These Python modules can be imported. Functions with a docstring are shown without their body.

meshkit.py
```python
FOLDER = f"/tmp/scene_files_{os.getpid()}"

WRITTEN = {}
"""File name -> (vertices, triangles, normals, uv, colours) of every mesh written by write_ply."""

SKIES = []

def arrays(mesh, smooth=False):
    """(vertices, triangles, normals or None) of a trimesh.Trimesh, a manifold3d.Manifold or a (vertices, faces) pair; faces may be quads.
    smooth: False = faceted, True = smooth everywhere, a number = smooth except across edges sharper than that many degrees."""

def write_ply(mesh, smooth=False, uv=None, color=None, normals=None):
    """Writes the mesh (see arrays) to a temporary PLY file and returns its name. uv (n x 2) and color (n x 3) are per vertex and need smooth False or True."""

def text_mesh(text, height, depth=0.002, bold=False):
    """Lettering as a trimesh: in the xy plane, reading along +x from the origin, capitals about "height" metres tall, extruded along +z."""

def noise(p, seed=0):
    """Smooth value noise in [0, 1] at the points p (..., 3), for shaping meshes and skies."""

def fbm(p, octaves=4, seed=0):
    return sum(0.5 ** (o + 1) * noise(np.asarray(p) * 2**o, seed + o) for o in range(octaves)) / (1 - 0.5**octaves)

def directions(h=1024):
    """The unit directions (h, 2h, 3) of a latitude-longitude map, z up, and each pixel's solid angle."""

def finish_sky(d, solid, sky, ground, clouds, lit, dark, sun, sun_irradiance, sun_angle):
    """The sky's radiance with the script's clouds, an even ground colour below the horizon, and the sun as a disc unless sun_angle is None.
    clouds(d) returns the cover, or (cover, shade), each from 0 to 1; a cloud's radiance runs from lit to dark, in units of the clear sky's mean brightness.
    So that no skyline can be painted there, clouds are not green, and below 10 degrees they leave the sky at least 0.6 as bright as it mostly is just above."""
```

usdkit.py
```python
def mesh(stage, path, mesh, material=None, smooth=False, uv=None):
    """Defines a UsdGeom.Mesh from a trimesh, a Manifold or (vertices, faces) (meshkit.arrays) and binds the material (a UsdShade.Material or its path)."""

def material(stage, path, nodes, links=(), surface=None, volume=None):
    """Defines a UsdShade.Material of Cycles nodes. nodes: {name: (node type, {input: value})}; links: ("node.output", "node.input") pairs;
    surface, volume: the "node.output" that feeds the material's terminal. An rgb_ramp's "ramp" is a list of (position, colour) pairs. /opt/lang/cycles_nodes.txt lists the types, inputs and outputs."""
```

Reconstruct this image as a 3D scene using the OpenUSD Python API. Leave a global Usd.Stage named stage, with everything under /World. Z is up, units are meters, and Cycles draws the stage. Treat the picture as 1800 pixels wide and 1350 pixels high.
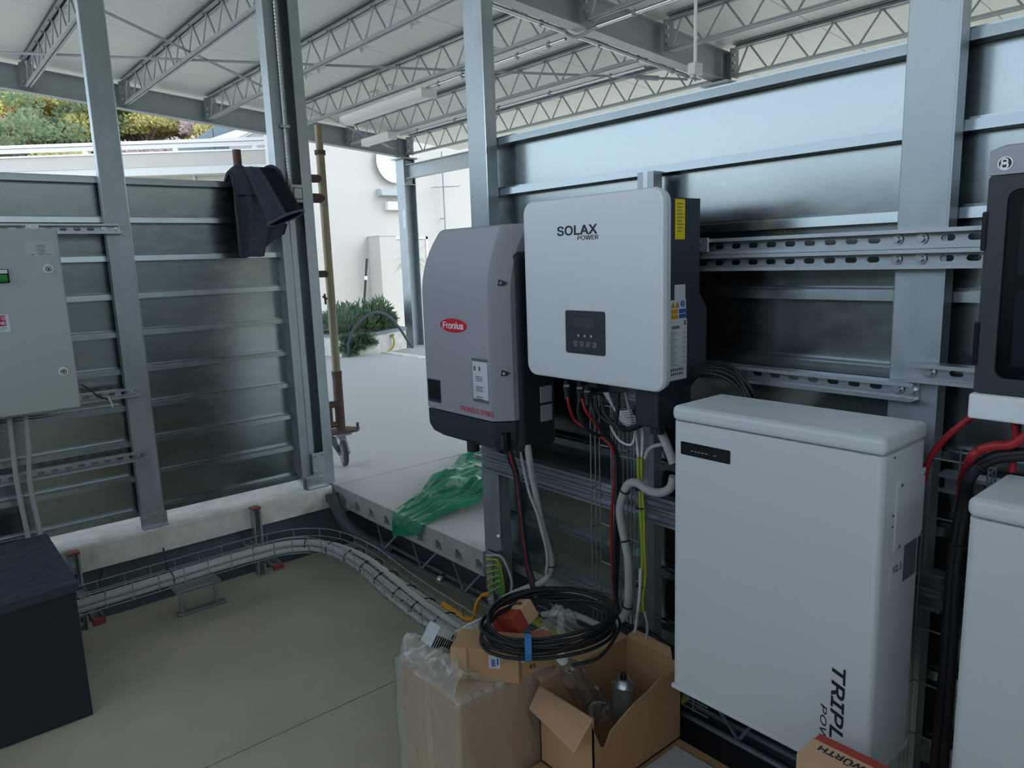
import math, random
import numpy as np, trimesh, usdkit, meshkit, manifold3d as m3
from shapely.geometry import Polygon, LineString, Point, box as sbox
from shapely import affinity
from shapely.ops import unary_union
from pxr import Usd, UsdGeom, UsdLux, UsdShade, Gf, Sdf

stage = Usd.Stage.CreateInMemory()
UsdGeom.SetStageUpAxis(stage, 'Z'); UsdGeom.SetStageMetersPerUnit(stage, 1.0)
stage.SetDefaultPrim(UsdGeom.Xform.Define(stage, '/World').GetPrim())
UsdGeom.Scope.Define(stage, '/World/Looks')

# ------------------------------------------------------------------ camera
H = 1.52
FPX, YAW, PITCH, ROLL = 1281.23, 0.6998247, 0.1704582, -0.0344639
_F = np.array([math.sin(YAW)*math.cos(PITCH), math.cos(YAW)*math.cos(PITCH), -math.sin(PITCH)])
_R = np.array([math.cos(YAW), -math.sin(YAW), 0.0]); _U = np.cross(_R, _F)
CR = math.cos(ROLL)*_R + math.sin(ROLL)*_U
CU = -math.sin(ROLL)*_R + math.cos(ROLL)*_U
EYE = np.array([0, 0, H])
EXPOSURE = -0.72
SUN_I, SKY_I = 0.80, 0.30
SUN_TO = np.array([0.45, -0.62, 0.64])

cam = UsdGeom.Camera.Define(stage, '/World/camera')
m = np.eye(4); m[0, :3] = CR; m[1, :3] = CU; m[2, :3] = -_F; m[3, :3] = EYE
cam.AddTransformOp().Set(Gf.Matrix4d(*[float(x) for x in m.ravel()]))
cam.CreateHorizontalApertureAttr(36.0); cam.CreateVerticalApertureAttr(27.0)
cam.CreateFocalLengthAttr(36.0*FPX/1800); cam.CreateFStopAttr(0.0)
cam.CreateClippingRangeAttr(Gf.Vec2f(0.05, 2000)); cam.CreateExposureAttr(EXPOSURE)

# ------------------------------------------------------------------ sky and sun
sky = UsdLux.DomeLight.Define(stage, '/World/sky')
sky.CreateIntensityAttr(1.0)
_az = math.atan2(SUN_TO[0], SUN_TO[1])
sky_mat = usdkit.material(stage, '/World/Looks/sky_air', {
    's': ('sky_texture', {'sky_type': 'multiple_scattering', 'sun_disc': False, 'sun_elevation': math.radians(40), 'sun_rotation': _az, 'air_density': 1.0, 'aerosol_density': 2.0, 'ozone_density': 1.0}),
    'h': ('hsv', {'saturation': 0.5}), 'b': ('background_shader', {'strength': SKY_I})}, [('s.color', 'h.color'), ('h.color', 'b.color')], surface='b.background')
UsdShade.MaterialBindingAPI.Apply(sky.GetPrim()).Bind(sky_mat)
sun = UsdLux.DistantLight.Define(stage, '/World/sun')
sun.CreateIntensityAttr(SUN_I); sun.CreateAngleAttr(0.8); sun.CreateColorAttr(Gf.Vec3f(1.0, 0.93, 0.82))
_z = SUN_TO/np.linalg.norm(SUN_TO); _x = np.cross([0, 0, 1.0], _z); _x /= np.linalg.norm(_x); _y = np.cross(_z, _x)
m = np.eye(4); m[0, :3] = _x; m[1, :3] = _y; m[2, :3] = _z; m[3, :3] = _z*50
sun.AddTransformOp().Set(Gf.Matrix4d(*[float(x) for x in m.ravel()]))

# ------------------------------------------------------------------ helpers: measured points
def ray(u, v): return CR*(u-900)/FPX - CU*(v-675)/FPX + _F
def PX(u, v, x): d = ray(u, v); return EYE + d*(x/d[0])
def PY(u, v, y): d = ray(u, v); return EYE + d*(y/d[1])
def PZ(u, v, z): d = ray(u, v); return EYE + d*((z-H)/d[2])

# ------------------------------------------------------------------ helpers: prims
_used, _loc = {}, {}
def path_of(name, parent):
    base = (str(parent.GetPath()) if parent else '/World') + '/' + name
    n = _used.get(base, 0); _used[base] = n + 1
    return base if n == 0 else f'{base}_{n:03d}'
def meta(p, label=None, cat=None, group=None, kind=None):
    for k, v in (('label', label), ('category', cat), ('group', group), ('kind', kind)):
        if v: p.SetCustomDataByKey(k, v)
    return p
def thing(name, label=None, cat=None, loc=(0, 0, 0), group=None, kind=None, parent=None):
    x = UsdGeom.Xform.Define(stage, path_of(name, parent))
    if any(loc): x.AddTranslateOp().Set(Gf.Vec3d(*map(float, loc)))
    p = x.GetPrim(); _loc[str(p.GetPath())] = np.array(loc, float) + (_loc.get(str(parent.GetPath()), 0) if parent else 0)
    return meta(p, label, cat, group, kind)
def put(name, mesh, mat, parent=None, smooth=False, label=None, cat=None, group=None, kind=None):
    if isinstance(mesh, (list, tuple)) and not (len(mesh) == 2 and isinstance(mesh[0], np.ndarray)): mesh = J(*mesh)
    v, f, n = meshkit.arrays(mesh, smooth)
    if parent is not None and str(parent.GetPath()) in _loc: v = v - _loc[str(parent.GetPath())]
    pth = path_of(name, parent)
    me = UsdGeom.Mesh.Define(stage, pth)
    from pxr import Vt
    me.CreatePointsAttr(Vt.Vec3fArray.FromNumpy(np.asarray(v, np.float32)))
    me.CreateFaceVertexCountsAttr(Vt.IntArray.FromNumpy(np.full(len(f), 3, np.int32)))
    me.CreateFaceVertexIndicesAttr(Vt.IntArray.FromNumpy(np.asarray(f, np.int32).ravel()))
    me.CreateSubdivisionSchemeAttr('none')
    if n is not None:
        me.CreateNormalsAttr(Vt.Vec3fArray.FromNumpy(np.asarray(n, np.float32))); me.SetNormalsInterpolation('vertex')
    UsdShade.MaterialBindingAPI.Apply(me.GetPrim()).Bind(MATS[mat])
    p = me.GetPrim()
    if parent is not None and str(parent.GetPath()) in _loc: _loc[pth] = _loc[str(parent.GetPath())]
    return meta(p, label, cat, group, kind)
def dup(root, loc, rz=0.0, label=None, group=None, name=None, scale=None):
    was = root.GetCustomData()
    x = UsdGeom.Xform.Define(stage, path_of(name or root.GetName().rstrip('0123456789').rstrip('_'), None)); p = x.GetPrim()
    p.GetReferences().AddInternalReference(root.GetPath())
    x.ClearXformOpOrder()
    x.AddTranslateOp().Set(Gf.Vec3d(*map(float, loc)))
    if rz: x.AddRotateZOp().Set(math.degrees(rz))
    if scale is not None: x.AddScaleOp().Set(Gf.Vec3f(*map(float, scale)))
    p.SetInstanceable(True)
    return meta(p, label or was.get('label'), was.get('category'), group or was.get('group'))

# ------------------------------------------------------------------ helpers: shapes
J = lambda *a: trimesh.util.concatenate([x for y in a for x in (y if isinstance(y, (list, tuple)) else [y])])
def bx(lo, hi):
    lo, hi = np.minimum(lo, hi), np.maximum(lo, hi)
    b = trimesh.creation.box(hi-lo); b.apply_translation((lo+hi)/2); return b
_ICO = trimesh.creation.icosphere(2).vertices
_ICO1 = trimesh.creation.icosphere(1).vertices
def rb(lo, hi, r, fine=True):
    lo, hi = np.minimum(lo, hi).astype(float), np.maximum(lo, hi).astype(float); r = min(r, (hi-lo).min()/2*0.999)
    I = _ICO if fine else _ICO1
    pts = np.vstack([I*r + np.where(s, hi-r, lo+r) for s in np.ndindex(2, 2, 2)])
    return trimesh.convex.convex_hull(pts)
def hull(pts): return trimesh.convex.convex_hull(np.asarray(pts, float))
def frame_of(t):
    a = np.array([0, 0, 1.0]) if abs(t[2]) < 0.9 else np.array([1.0, 0, 0])
    a = np.cross(t, a); a /= np.linalg.norm(a); return a, np.cross(t, a)
def spline(pts, n=8, closed=False):
    p = np.asarray(pts, float)
    if len(p) == 2: return p
    q = np.vstack([p[-1], p, p[:2]]) if closed else np.vstack([2*p[0]-p[1], p, 2*p[-1]-p[-2]])
    out = []
    for i in range(1, len(q)-2):
        t = np.linspace(0, 1, n, endpoint=False)[:, None]
        a, b, c, d = q[i-1], q[i], q[i+1], q[i+2]
        out.append(0.5*(2*b+(c-a)*t+(2*a-5*b+4*c-d)*t**2+(3*b-a-3*c+d)*t**3))
    out = np.vstack(out)
    return out if closed else np.vstack([out, q[-2]])
def tube(pts, r, n=8, closed=False, cap=True):
    p = np.asarray(pts, float); k = len(p)
    t = (np.roll(p, -1, 0)-np.roll(p, 1, 0)) if closed else np.gradient(p, axis=0)
    t /= np.linalg.norm(t, axis=1, keepdims=True)+1e-12
    A = np.zeros((k, 3)); B = np.zeros((k, 3)); a, b = frame_of(t[0])
    for i in range(k):
        a = a-t[i]*(a@t[i]); l = np.linalg.norm(a); a = a/l if l > 1e-6 else frame_of(t[i])[0]
        A[i], B[i] = a, np.cross(t[i], a)
    ang = np.arange(n)*2*np.pi/n; rr = np.broadcast_to(r, (k,))
    v = (p[:, None]+rr[:, None, None]*(np.cos(ang)[None, :, None]*A[:, None]+np.sin(ang)[None, :, None]*B[:, None])).reshape(-1, 3)
    f = []
    K = k if closed else k-1
    i, j = np.meshgrid(np.arange(K), np.arange(n), indexing='ij'); i2 = (i+1) % k; j2 = (j+1) % n
    q = np.stack([i*n+j, i*n+j2, i2*n+j2, i2*n+j], -1).reshape(-1, 4)
    f = np.vstack([q[:, [0, 1, 2]], q[:, [0, 2, 3]]])
    if cap and not closed:
        c0 = np.arange(1, n-1)
        v = np.vstack([v, v[:n], v[(k-1)*n:k*n]]); o = k*n
        f = np.vstack([f, np.stack([o+0*c0, o+c0+1, o+c0], 1), np.stack([o+n+0*c0, o+n+c0, o+n+c0+1], 1)])
    return trimesh.Trimesh(v, f, process=False)
def cab(pts, r, n=8, k=8): return tube(spline(pts, k), r, n)
def cyl(p0, p1, r, n=12): return tube([p0, p1], r, n)
def _ext(poly, h):
    gs = [g for g in getattr(poly, 'geoms', [poly]) if g.area > 1e-12]
    return J([trimesh.creation.extrude_polygon(g, h, engine='earcut') for g in gs])
def ext_z(poly, z0, z1): e = _ext(poly, z1-z0); e.apply_translation([0, 0, z0]); return e
def _remap(e, M):
    v = np.asarray(e.vertices)@np.asarray(M, float).T; f = e.faces
    if np.linalg.det(M) < 0: f = f[:, ::-1]
    return trimesh.Trimesh(v, f, process=False)
def ext_x(poly, x0, x1):   # poly in (y, z)
    e = _remap(_ext(poly, x1-x0), [[0, 0, 1], [1, 0, 0], [0, 1, 0]]); e.apply_translation([x0, 0, 0]); return e
def ext_y(poly, y0, y1):   # poly in (x, z)
    e = _remap(_ext(poly, y1-y0), [[1, 0, 0], [0, 0, 1], [0, 1, 0]]); e.apply_translation([0, y0, 0]); return e
def rrect(x0, y0, x1, y1, r, q=6): return sbox(x0+r, y0+r, x1-r, y1-r).buffer(r, quad_segs=q) if r > 0 else sbox(x0, y0, x1, y1)
def prof(pts, t): return LineString(pts).buffer(t, cap_style='flat', join_style='mitre')
def lathe(rz, n=24, at=(0, 0, 0)):
    rz = np.asarray(rz, float); a = np.arange(n)*2*np.pi/n
    v = np.stack([rz[:, None, 0]*np.cos(a), rz[:, None, 0]*np.sin(a), np.broadcast_to(rz[:, None, 1], (len(rz), n))], -1).reshape(-1, 3)
    i, j = np.meshgrid(np.arange(len(rz)-1), np.arange(n), indexing='ij'); j2 = (j+1) % n
    q = np.stack([i*n+j, i*n+j2, (i+1)*n+j2, (i+1)*n+j], -1).reshape(-1, 4)
    return trimesh.Trimesh(v+np.asarray(at), np.vstack([q[:, [0, 1, 2]], q[:, [0, 2, 3]]]), process=False)
def orient(mesh, o, r, u):   # local x -> r, y -> u, z -> r x u, origin o
    r = np.asarray(r, float); u = np.asarray(u, float)
    return trimesh.Trimesh(np.asarray(mesh.vertices)@np.array([r, u, np.cross(r, u)])+np.asarray(o, float), mesh.faces, process=False)
def txt(s, h, o, r, u, d=0.0008, bold=False, wide=1.0, slant=0.0, center=True):
    t = meshkit.text_mesh(s, h, d, bold); v = np.array(t.vertices)
    if center: v[:, 0] -= (v[:, 0].min()+v[:, 0].max())/2; v[:, 1] -= h/2
    v[:, 0] += slant*v[:, 1]; v[:, 0] *= wide
    return orient(trimesh.Trimesh(v, t.faces, process=False), o, r, u)
def slab_on(o, r, u, x0, y0, x1, y1, d=0.001, rad=0.0):  # thin plate on a plane with frame (r, u)
    return orient(_ext(rrect(x0, y0, x1, y1, rad, 4), d), o, r, u)
FX = dict(r=(0, -1, 0), u=(0, 0, 1))      # a face that looks towards -x
FY = dict(r=(1, 0, 0), u=(0, 0, 1))       # a face that looks towards -y
def sheet(fn, nu, nv, thick=0.0, dirn=None):
    s, t = np.meshgrid(np.linspace(0, 1, nu), np.linspace(0, 1, nv), indexing='ij'); p = fn(s, t).reshape(-1, 3)
    i, j = np.meshgrid(np.arange(nu-1), np.arange(nv-1), indexing='ij')
    q = np.stack([i*nv+j, (i+1)*nv+j, (i+1)*nv+j+1, i*nv+j+1], -1).reshape(-1, 4)
    f = np.vstack([q[:, [0, 1, 2]], q[:, [0, 2, 3]]])
    me = trimesh.Trimesh(p, f, process=False)
    if not thick: return me
    n = np.asarray(me.vertex_normals) if dirn is None else np.broadcast_to(np.asarray(dirn, float), p.shape)
    N = len(p); rim = np.concatenate([np.arange(nv), np.arange(1, nu)*nv+nv-1, (nu-1)*nv+np.arange(nv-2, -1, -1), np.arange(nu-2, 0, -1)*nv])
    r2 = np.roll(rim, -1)
    return trimesh.Trimesh(np.vstack([p, p+n*thick]), np.vstack([f[:, ::-1], f+N, np.stack([rim, r2, r2+N], 1), np.stack([rim, r2+N, rim+N], 1)]), process=False)

# ------------------------------------------------------------------ materials
def lin(c): c = np.asarray(c, float)/255; return tuple(np.where(c <= 0.04045, c/12.92, ((c+0.055)/1.055)**2.4))
MATS = {}
def mat(name, col, rough=0.5, metal=0.0, spec=0.5, var=0.0, vs=6.0, bump=0.0, bs=60.0, stretch=(1, 1, 1), rvar=0.0, **kw):
    c = np.array(lin(col))
    nodes = {'p': ('principled_bsdf', {'base_color': tuple(c), 'roughness': rough, 'metallic': metal, 'specular_ior_level': spec, **kw})}; links = []
    if var or bump or rvar:
        nodes['g'] = ('geometry', {}); nodes['m'] = ('mapping', {'scale': stretch}); links.append(('g.position', 'm.vector'))
    if var or rvar:
        nodes['n'] = ('noise_texture', {'scale': vs, 'detail': 6.0, 'roughness': 0.6}); links.append(('m.vector', 'n.vector'))
    if var:
        nodes['r'] = ('rgb_ramp', {'ramp': [(0.25, tuple(c*(1-var))), (0.5, tuple(c)), (0.75, tuple(np.minimum(c*(1+var), 1)))]})
        links += [('n.fac', 'r.fac'), ('r.color', 'p.base_color')]
    if rvar:
        nodes['rr'] = ('map_range', {'from_min': 0.3, 'from_max': 0.7, 'to_min': rough-rvar, 'to_max': rough+rvar, 'clamp': True}); links += [('n.fac', 'rr.value'), ('rr.result', 'p.roughness')]
    if bump:
        nodes['bn'] = ('noise_texture', {'scale': bs, 'detail': 4.0}); nodes['b'] = ('bump', {'strength': 1.0, 'distance': bump})
        links += [('m.vector', 'bn.vector'), ('bn.fac', 'b.height'), ('b.normal', 'p.normal')]
    MATS[name] = usdkit.material(stage, '/World/Looks/'+name, nodes, links, surface='p.BSDF')
mat('galv_post', (160, 170, 174), 0.45, 0.85, var=0.16, vs=14, stretch=(1, 1, 0.35), rvar=0.08, bump=0.00005, bs=70)
mat('galv_sheet', (149, 159, 160), 0.22, 1.0, var=0.05, vs=11, stretch=(1, 1, 2.5), rvar=0.02, bump=0.00002, bs=30)
mat('galv_strut', (176, 184, 188), 0.34, 0.9, var=0.08, vs=25)
mat('galv_beam', (168, 176, 178), 0.5, 0.55, var=0.10, vs=5, rvar=0.08)
mat('galv_dark', (150, 158, 160), 0.5, 0.5, var=0.08)
mat('zinc', (200, 206, 208), 0.22, 1.0)
mat('wire_steel', (158, 168, 172), 0.35, 0.9)
mat('rebar', (110, 122, 130), 0.5, 0.7, var=0.2, vs=40, bump=0.001, bs=120)
mat('ceiling_white', (230, 233, 225), 0.42, 0.0, var=0.03, vs=1.5)
mat('floor_concrete', (190, 186, 165), 0.62, 0, var=0.14, vs=2.2, bump=0.0006, bs=40)
mat('slab_concrete', (176, 178, 176), 0.5, 0, var=0.10, vs=1.6, rvar=0.12, bump=0.0004, bs=40)
mat('beam_concrete', (204, 202, 194), 0.85, 0, var=0.22, vs=12, bump=0.003, bs=35)
mat('raw_concrete', (160, 164, 162), 0.9, 0, var=0.25, vs=18, bump=0.004, bs=45)
mat('membrane', (74, 86, 94), 0.7, 0, var=0.12, vs=5)
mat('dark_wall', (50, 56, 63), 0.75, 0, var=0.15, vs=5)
mat('ground_light', (224, 214, 194), 0.9, 0, var=0.12, vs=0.6)
mat('white_wall', (194, 191, 183), 0.8, 0, var=0.015, vs=2)
mat('white_trim', (234, 234, 230), 0.5)
mat('grey_panel', (110, 124, 132), 0.5)
mat('bounce_panel', (196, 200, 198), 0.6)  # pale tone so the unseen front wall bounces light inwards
mat('white_paint', (206, 212, 214), 0.38, 0, 0.4)
mat('white_plastic', (226, 230, 230), 0.35)
mat('light_plastic', (212, 216, 212), 0.3)
mat('grey_cover', (156, 158, 164), 0.45, 0, 0.35)
mat('black_plastic', (30, 36, 42), 0.45)
mat('dark_plastic', (38, 45, 52), 0.5)
mat('gloss_black', (14, 18, 22), 0.15)
mat('anthracite', (42, 48, 55), 0.5)
mat('lcd', (62, 70, 66), 0.2)
mat('logo_black', (16, 18, 26), 0.5)
mat('logo_red', (196, 34, 50), 0.4)
mat('logo_white', (235, 236, 236), 0.5)
mat('label_white', (206, 212, 216), 0.5)
mat('label_grey', (176, 184, 186), 0.5)
mat('label_yellow', (232, 206, 20), 0.5)
mat('label_orange', (206, 158, 30), 0.5)
mat('label_blue', (36, 84, 164), 0.5)
mat('label_magenta', (168, 24, 72), 0.5)
mat('print', (92, 100, 106), 0.6)
mat('cabinet_grey', (168, 176, 174), 0.42, 0, 0.4)
mat('switch_green', (20, 122, 50), 0.25)
mat('cable_black', (22, 25, 30), 0.42)
mat('cable_grey', (172, 176, 174), 0.5)
mat('cable_white', (206, 210, 208), 0.45)
mat('cable_red', (160, 34, 38), 0.4)
mat('cable_orange', (224, 152, 20), 0.45)
mat('cable_yellow', (172, 168, 58), 0.45)
mat('cable_green', (64, 132, 48), 0.45)
mat('conduit_dark', (66, 76, 82), 0.5)
mat('cap_red', (128, 56, 48), 0.5)
mat('cardboard', (190, 152, 112), 0.85, 0, var=0.07, vs=12, bump=0.0003, bs=80)
mat('cardboard_in', (172, 136, 106), 0.9, 0, var=0.08, vs=10)
mat('cardboard_pale', (206, 168, 134), 0.85, 0, var=0.05, vs=12)
mat('box_red', (166, 62, 48), 0.6, 0, var=0.06)
mat('box_pink', (190, 122, 104), 0.7)
mat('tape_blue', (58, 128, 190), 0.5)
mat('cloth_dark', (62, 68, 78), 0.95, 0, 0.2, var=0.18, vs=40, bump=0.0006, bs=300)
mat('cloth_navy', (22, 26, 36), 0.95, 0, 0.2)
mat('cloth_hem', (84, 92, 104), 0.9, 0, 0.2)
mat('tarp_green', (14, 112, 80), 0.26, 0, 0.6, var=0.08, vs=10, bump=0.006, bs=22)
mat('rust', (92, 74, 66), 0.75, 0.3, var=0.25, vs=22)
mat('old_tube', (138, 130, 108), 0.5, 0.6, var=0.3, vs=14, stretch=(1, 1, 0.3))
mat('rubber', (58, 62, 66), 0.7)
mat('wheel_grey', (104, 108, 110), 0.6)
mat('black_board', (28, 36, 44), 0.55, 0, 0.5, var=0.25, vs=10)
mat('black_film', (44, 56, 68), 0.4, 0, 0.5, var=0.3, vs=14, stretch=(1, 2.2, 1), bump=0.006, bs=16)
mat('bark', (92, 80, 70), 0.9)
mat('soil', (126, 120, 96), 0.95, 0, var=0.3, vs=0.3)
mat('spray_metal', (188, 192, 190), 0.25, 0.9)
mat('paper', (196, 202, 206), 0.7)
def leaf(name, col, var=0.25):
    c = np.array(lin(col))
    MATS[name] = usdkit.material(stage, '/World/Looks/'+name, {
        'o': ('geometry', {}), 'r': ('rgb_ramp', {'ramp': [(0, tuple(c*(1-var))), (1, tuple(np.minimum(c*(1+var), 1)))]}),
        'd': ('principled_bsdf', {'roughness': 0.6, 'specular_ior_level': 0.3}), 't': ('translucent_bsdf', {}), 'x': ('mix_closure', {'fac': 0.5})},
        [('o.random_per_island', 'r.fac'), ('r.color', 'd.base_color'), ('r.color', 't.color'), ('d.BSDF', 'x.closure1'), ('t.BSDF', 'x.closure2')], surface='x.closure')
leaf('leaf_olive', (226, 220, 150)); leaf('leaf_green', (198, 212, 150)); leaf('leaf_dark', (150, 168, 128)); leaf('leaf_brown', (238, 212, 180)); leaf('leaf_yellow', (244, 236, 150)); leaf('leaf_pink', (232, 214, 210)); leaf('leaf_rosemary', (126, 152, 122), 0.4)
MATS['film'] = usdkit.material(stage, '/World/Looks/film', {'t': ('transparent_bsdf', {'color': (0.95, 0.96, 0.95)}), 'g': ('glossy_bsdf', {'roughness': 0.16, 'color': (0.9, 0.95, 0.95)}), 'd': ('diffuse_bsdf', {'color': (0.72, 0.74, 0.68)}), 'lw': ('layer_weight', {'blend': 0.5}), 'pw': ('math', {'math_type': 'power', 'value2': 3.0}), 'f': ('math', {'math_type': 'multiply_add', 'value2': 0.6, 'value3': 0.10}), 'a': ('mix_closure', {'fac': 0.16}), 'x': ('mix_closure', {})},
    [('t.BSDF', 'a.closure1'), ('d.BSDF', 'a.closure2'), ('a.closure', 'x.closure1'), ('g.BSDF', 'x.closure2'), ('lw.facing', 'pw.value1'), ('pw.value', 'f.value1'), ('f.value', 'x.fac')], surface='x.closure')
MATS['pet'] = usdkit.material(stage, '/World/Looks/pet', {'t': ('transparent_bsdf', {'color': (0.84, 0.88, 0.92)}), 'g': ('glossy_bsdf', {'roughness': 0.04, 'color': (0.95, 0.97, 1)}), 'lw': ('layer_weight', {'blend': 0.5}), 'pw': ('math', {'math_type': 'power', 'value2': 3.0}), 'f': ('math', {'math_type': 'multiply_add', 'value2': 0.75, 'value3': 0.12}), 'x': ('mix_closure', {})},
    [('t.BSDF', 'x.closure1'), ('g.BSDF', 'x.closure2'), ('lw.facing', 'pw.value1'), ('pw.value', 'f.value1'), ('f.value', 'x.fac')], surface='x.closure')
MATS['smoked'] = usdkit.material(stage, '/World/Looks/smoked', {'t': ('transparent_bsdf', {'color': (0.5, 0.55, 0.6)}), 'g': ('glossy_bsdf', {'roughness': 0.08}), 'f': ('fresnel', {'IOR': 1.45}), 'x': ('mix_closure', {})},
    [('t.BSDF', 'x.closure1'), ('g.BSDF', 'x.closure2'), ('f.fac', 'x.fac')], surface='x.closure')

# ================================================================== large structure
SL = 0.0837
def shear(me):
    v = np.array(me.vertices); v[:, 2] -= SL*v[:, 0]; return trimesh.Trimesh(v, me.faces, process=False)
fl = thing('floor', kind='structure')
put('joint_filler', bx((-6, 2.1856, -0.1), (1.86, 2.1894, -0.0015)), 'rubber', fl)
put('floor_slab', bx((-6, 2.1895, -0.12), (1.86, 3.53, 0)), 'floor_concrete', fl)
put('floor_slab', bx((-6, -6, -0.12), (1.86, 2.1855, 0)), 'floor_concrete', fl)
put('ground', bx((-150, -150, -0.3), (150, 150, -0.10)), 'ground_light', kind='structure')

# outer slab at the doorway, with the cells of its cut edge left open
os_ = thing('outer_slab', kind='structure')
edge = sbox(2.215, 0.255, 3.482, 0.36)
for k in range(9):
    y = 3.403-0.1455*k
    edge = edge.difference(Polygon([(y+0.026, 0.278), (y+0.022, 0.318), (y+0.004, 0.322), (y-0.018, 0.306), (y-0.030, 0.279)]))
put('slab_edge', ext_x(edge, 1.68, 1.80), 'raw_concrete', os_)
put('slab_field', bx((1.80, -4, 0.255), (4.80, 3.482, 0.3598)), 'raw_concrete', os_)
put('slab_surface', J(bx((1.684, 2.215, 0.358), (4.80, 3.4785, 0.361)), bx((1.80, -4, 0.358), (4.80, 2.215, 0.361))), 'slab_concrete', os_)
put('slab_field', bx((1.68, 3.486, 0.20), (4.80, 9.0, 0.361)), 'slab_concrete', os_)
put('slab_field', bx((-8, 3.76, 0.20), (1.68, 9.0, 0.361)), 'slab_concrete', os_)
put('kerb', bx((4.804, -4, 0.1), (4.93, 8.34, 0.372)), 'beam_concrete', os_)
put('kerb', bx((4.935, -4, 0.0), (6.6, 9.6, 0.34)), 'raw_concrete', os_)
put('foundation_wall', bx((1.86, -4, -0.02), (1.92, 3.53, 0.2545)), 'dark_wall', kind='structure')
put('foundation_wall', bx((-4, 3.53, -0.02), (1.92, 3.6, 0.2445)), 'membrane', kind='structure')
put('shade_strip', bx((1.603, -4, 0.0), (1.859, 1.45, 0.004)), 'dark_wall', kind='structure')  # dark strip laid on the floor as painted shade below the battery
put('plinth_beam', ext_x(Polygon([(3.49, 0.245), (3.757, 0.245), (3.757, 0.36), (3.502, 0.36), (3.49, 0.352)]), -4, 1.662), 'beam_concrete', kind='structure')

# tray panel walls: a flat tray with a stepped rib along its foot, one mesh per tray
def tray_profile(zt, pitch, front, back):
    return [(back, zt+pitch-0.028), (back, zt), (front+0.016, zt-0.001), (front+0.016, zt-0.006), (front+0.0015, zt-0.008), (front, zt-0.0290), (back-0.003, zt-0.0305)]
wr = thing('wall_right', kind='structure')
for k in range(10):
    zt = 1.954-0.1765*k
    pr = tray_profile(zt, 0.1765, 1.743, 1.786)
    if k == 0: pr = [(1.800, zt-0.001)]+pr[2:]
    put('tray_panel', ext_y(prof(pr, 0.0009), -2.6, 2.205), 'galv_sheet', wr)
wb = thing('wall_back', kind='structure')
for k in range(10):
    zt = 1.927-0.1655*k
    pr = tray_profile(zt, 0.1655, 3.578, 3.618)
    if k == 0: pr = [(3.632, zt-0.001)]+pr[2:]
    put('tray_panel', ext_x(prof(pr, 0.0009), -2.6, 1.525), 'galv_sheet', wb)

wl = thing('wall_left', kind='structure')
for k in range(10): put('tray_panel', ext_y(prof([(-2.60-(a-1.743), b) for a, b in tray_profile(1.954-0.1765*k, 0.1765, 1.743, 1.786)], 0.0009), -2.6, 3.6), 'galv_sheet', wl)
wf = thing('wall_front_added', kind='structure')  # unseen wall behind the camera, added to control light entering the room
for k in range(13): put('tray_panel', ext_x(prof([(-2.60-(a-1.743), b) for a, b in tray_profile(2.30-0.1765*k, 0.1765, 1.743, 1.786)], 0.0009), -2.6, 1.75), 'bounce_panel', wf)
def zc(x): return 3.68-SL*x        # underside of the roof
def c_post(x0, x1, y0, y1, t=0.003):   # folded C standing upright, web towards the room
    return sbox(x0, y0, x1, y1).buffer(0).difference(sbox(x0+t, y0+t, x1-t, y1-t))
def rbox2(x0, x1, y0, y1, r=0.004): return rrect(x0, y0, x1, y1, r, 3)
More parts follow.
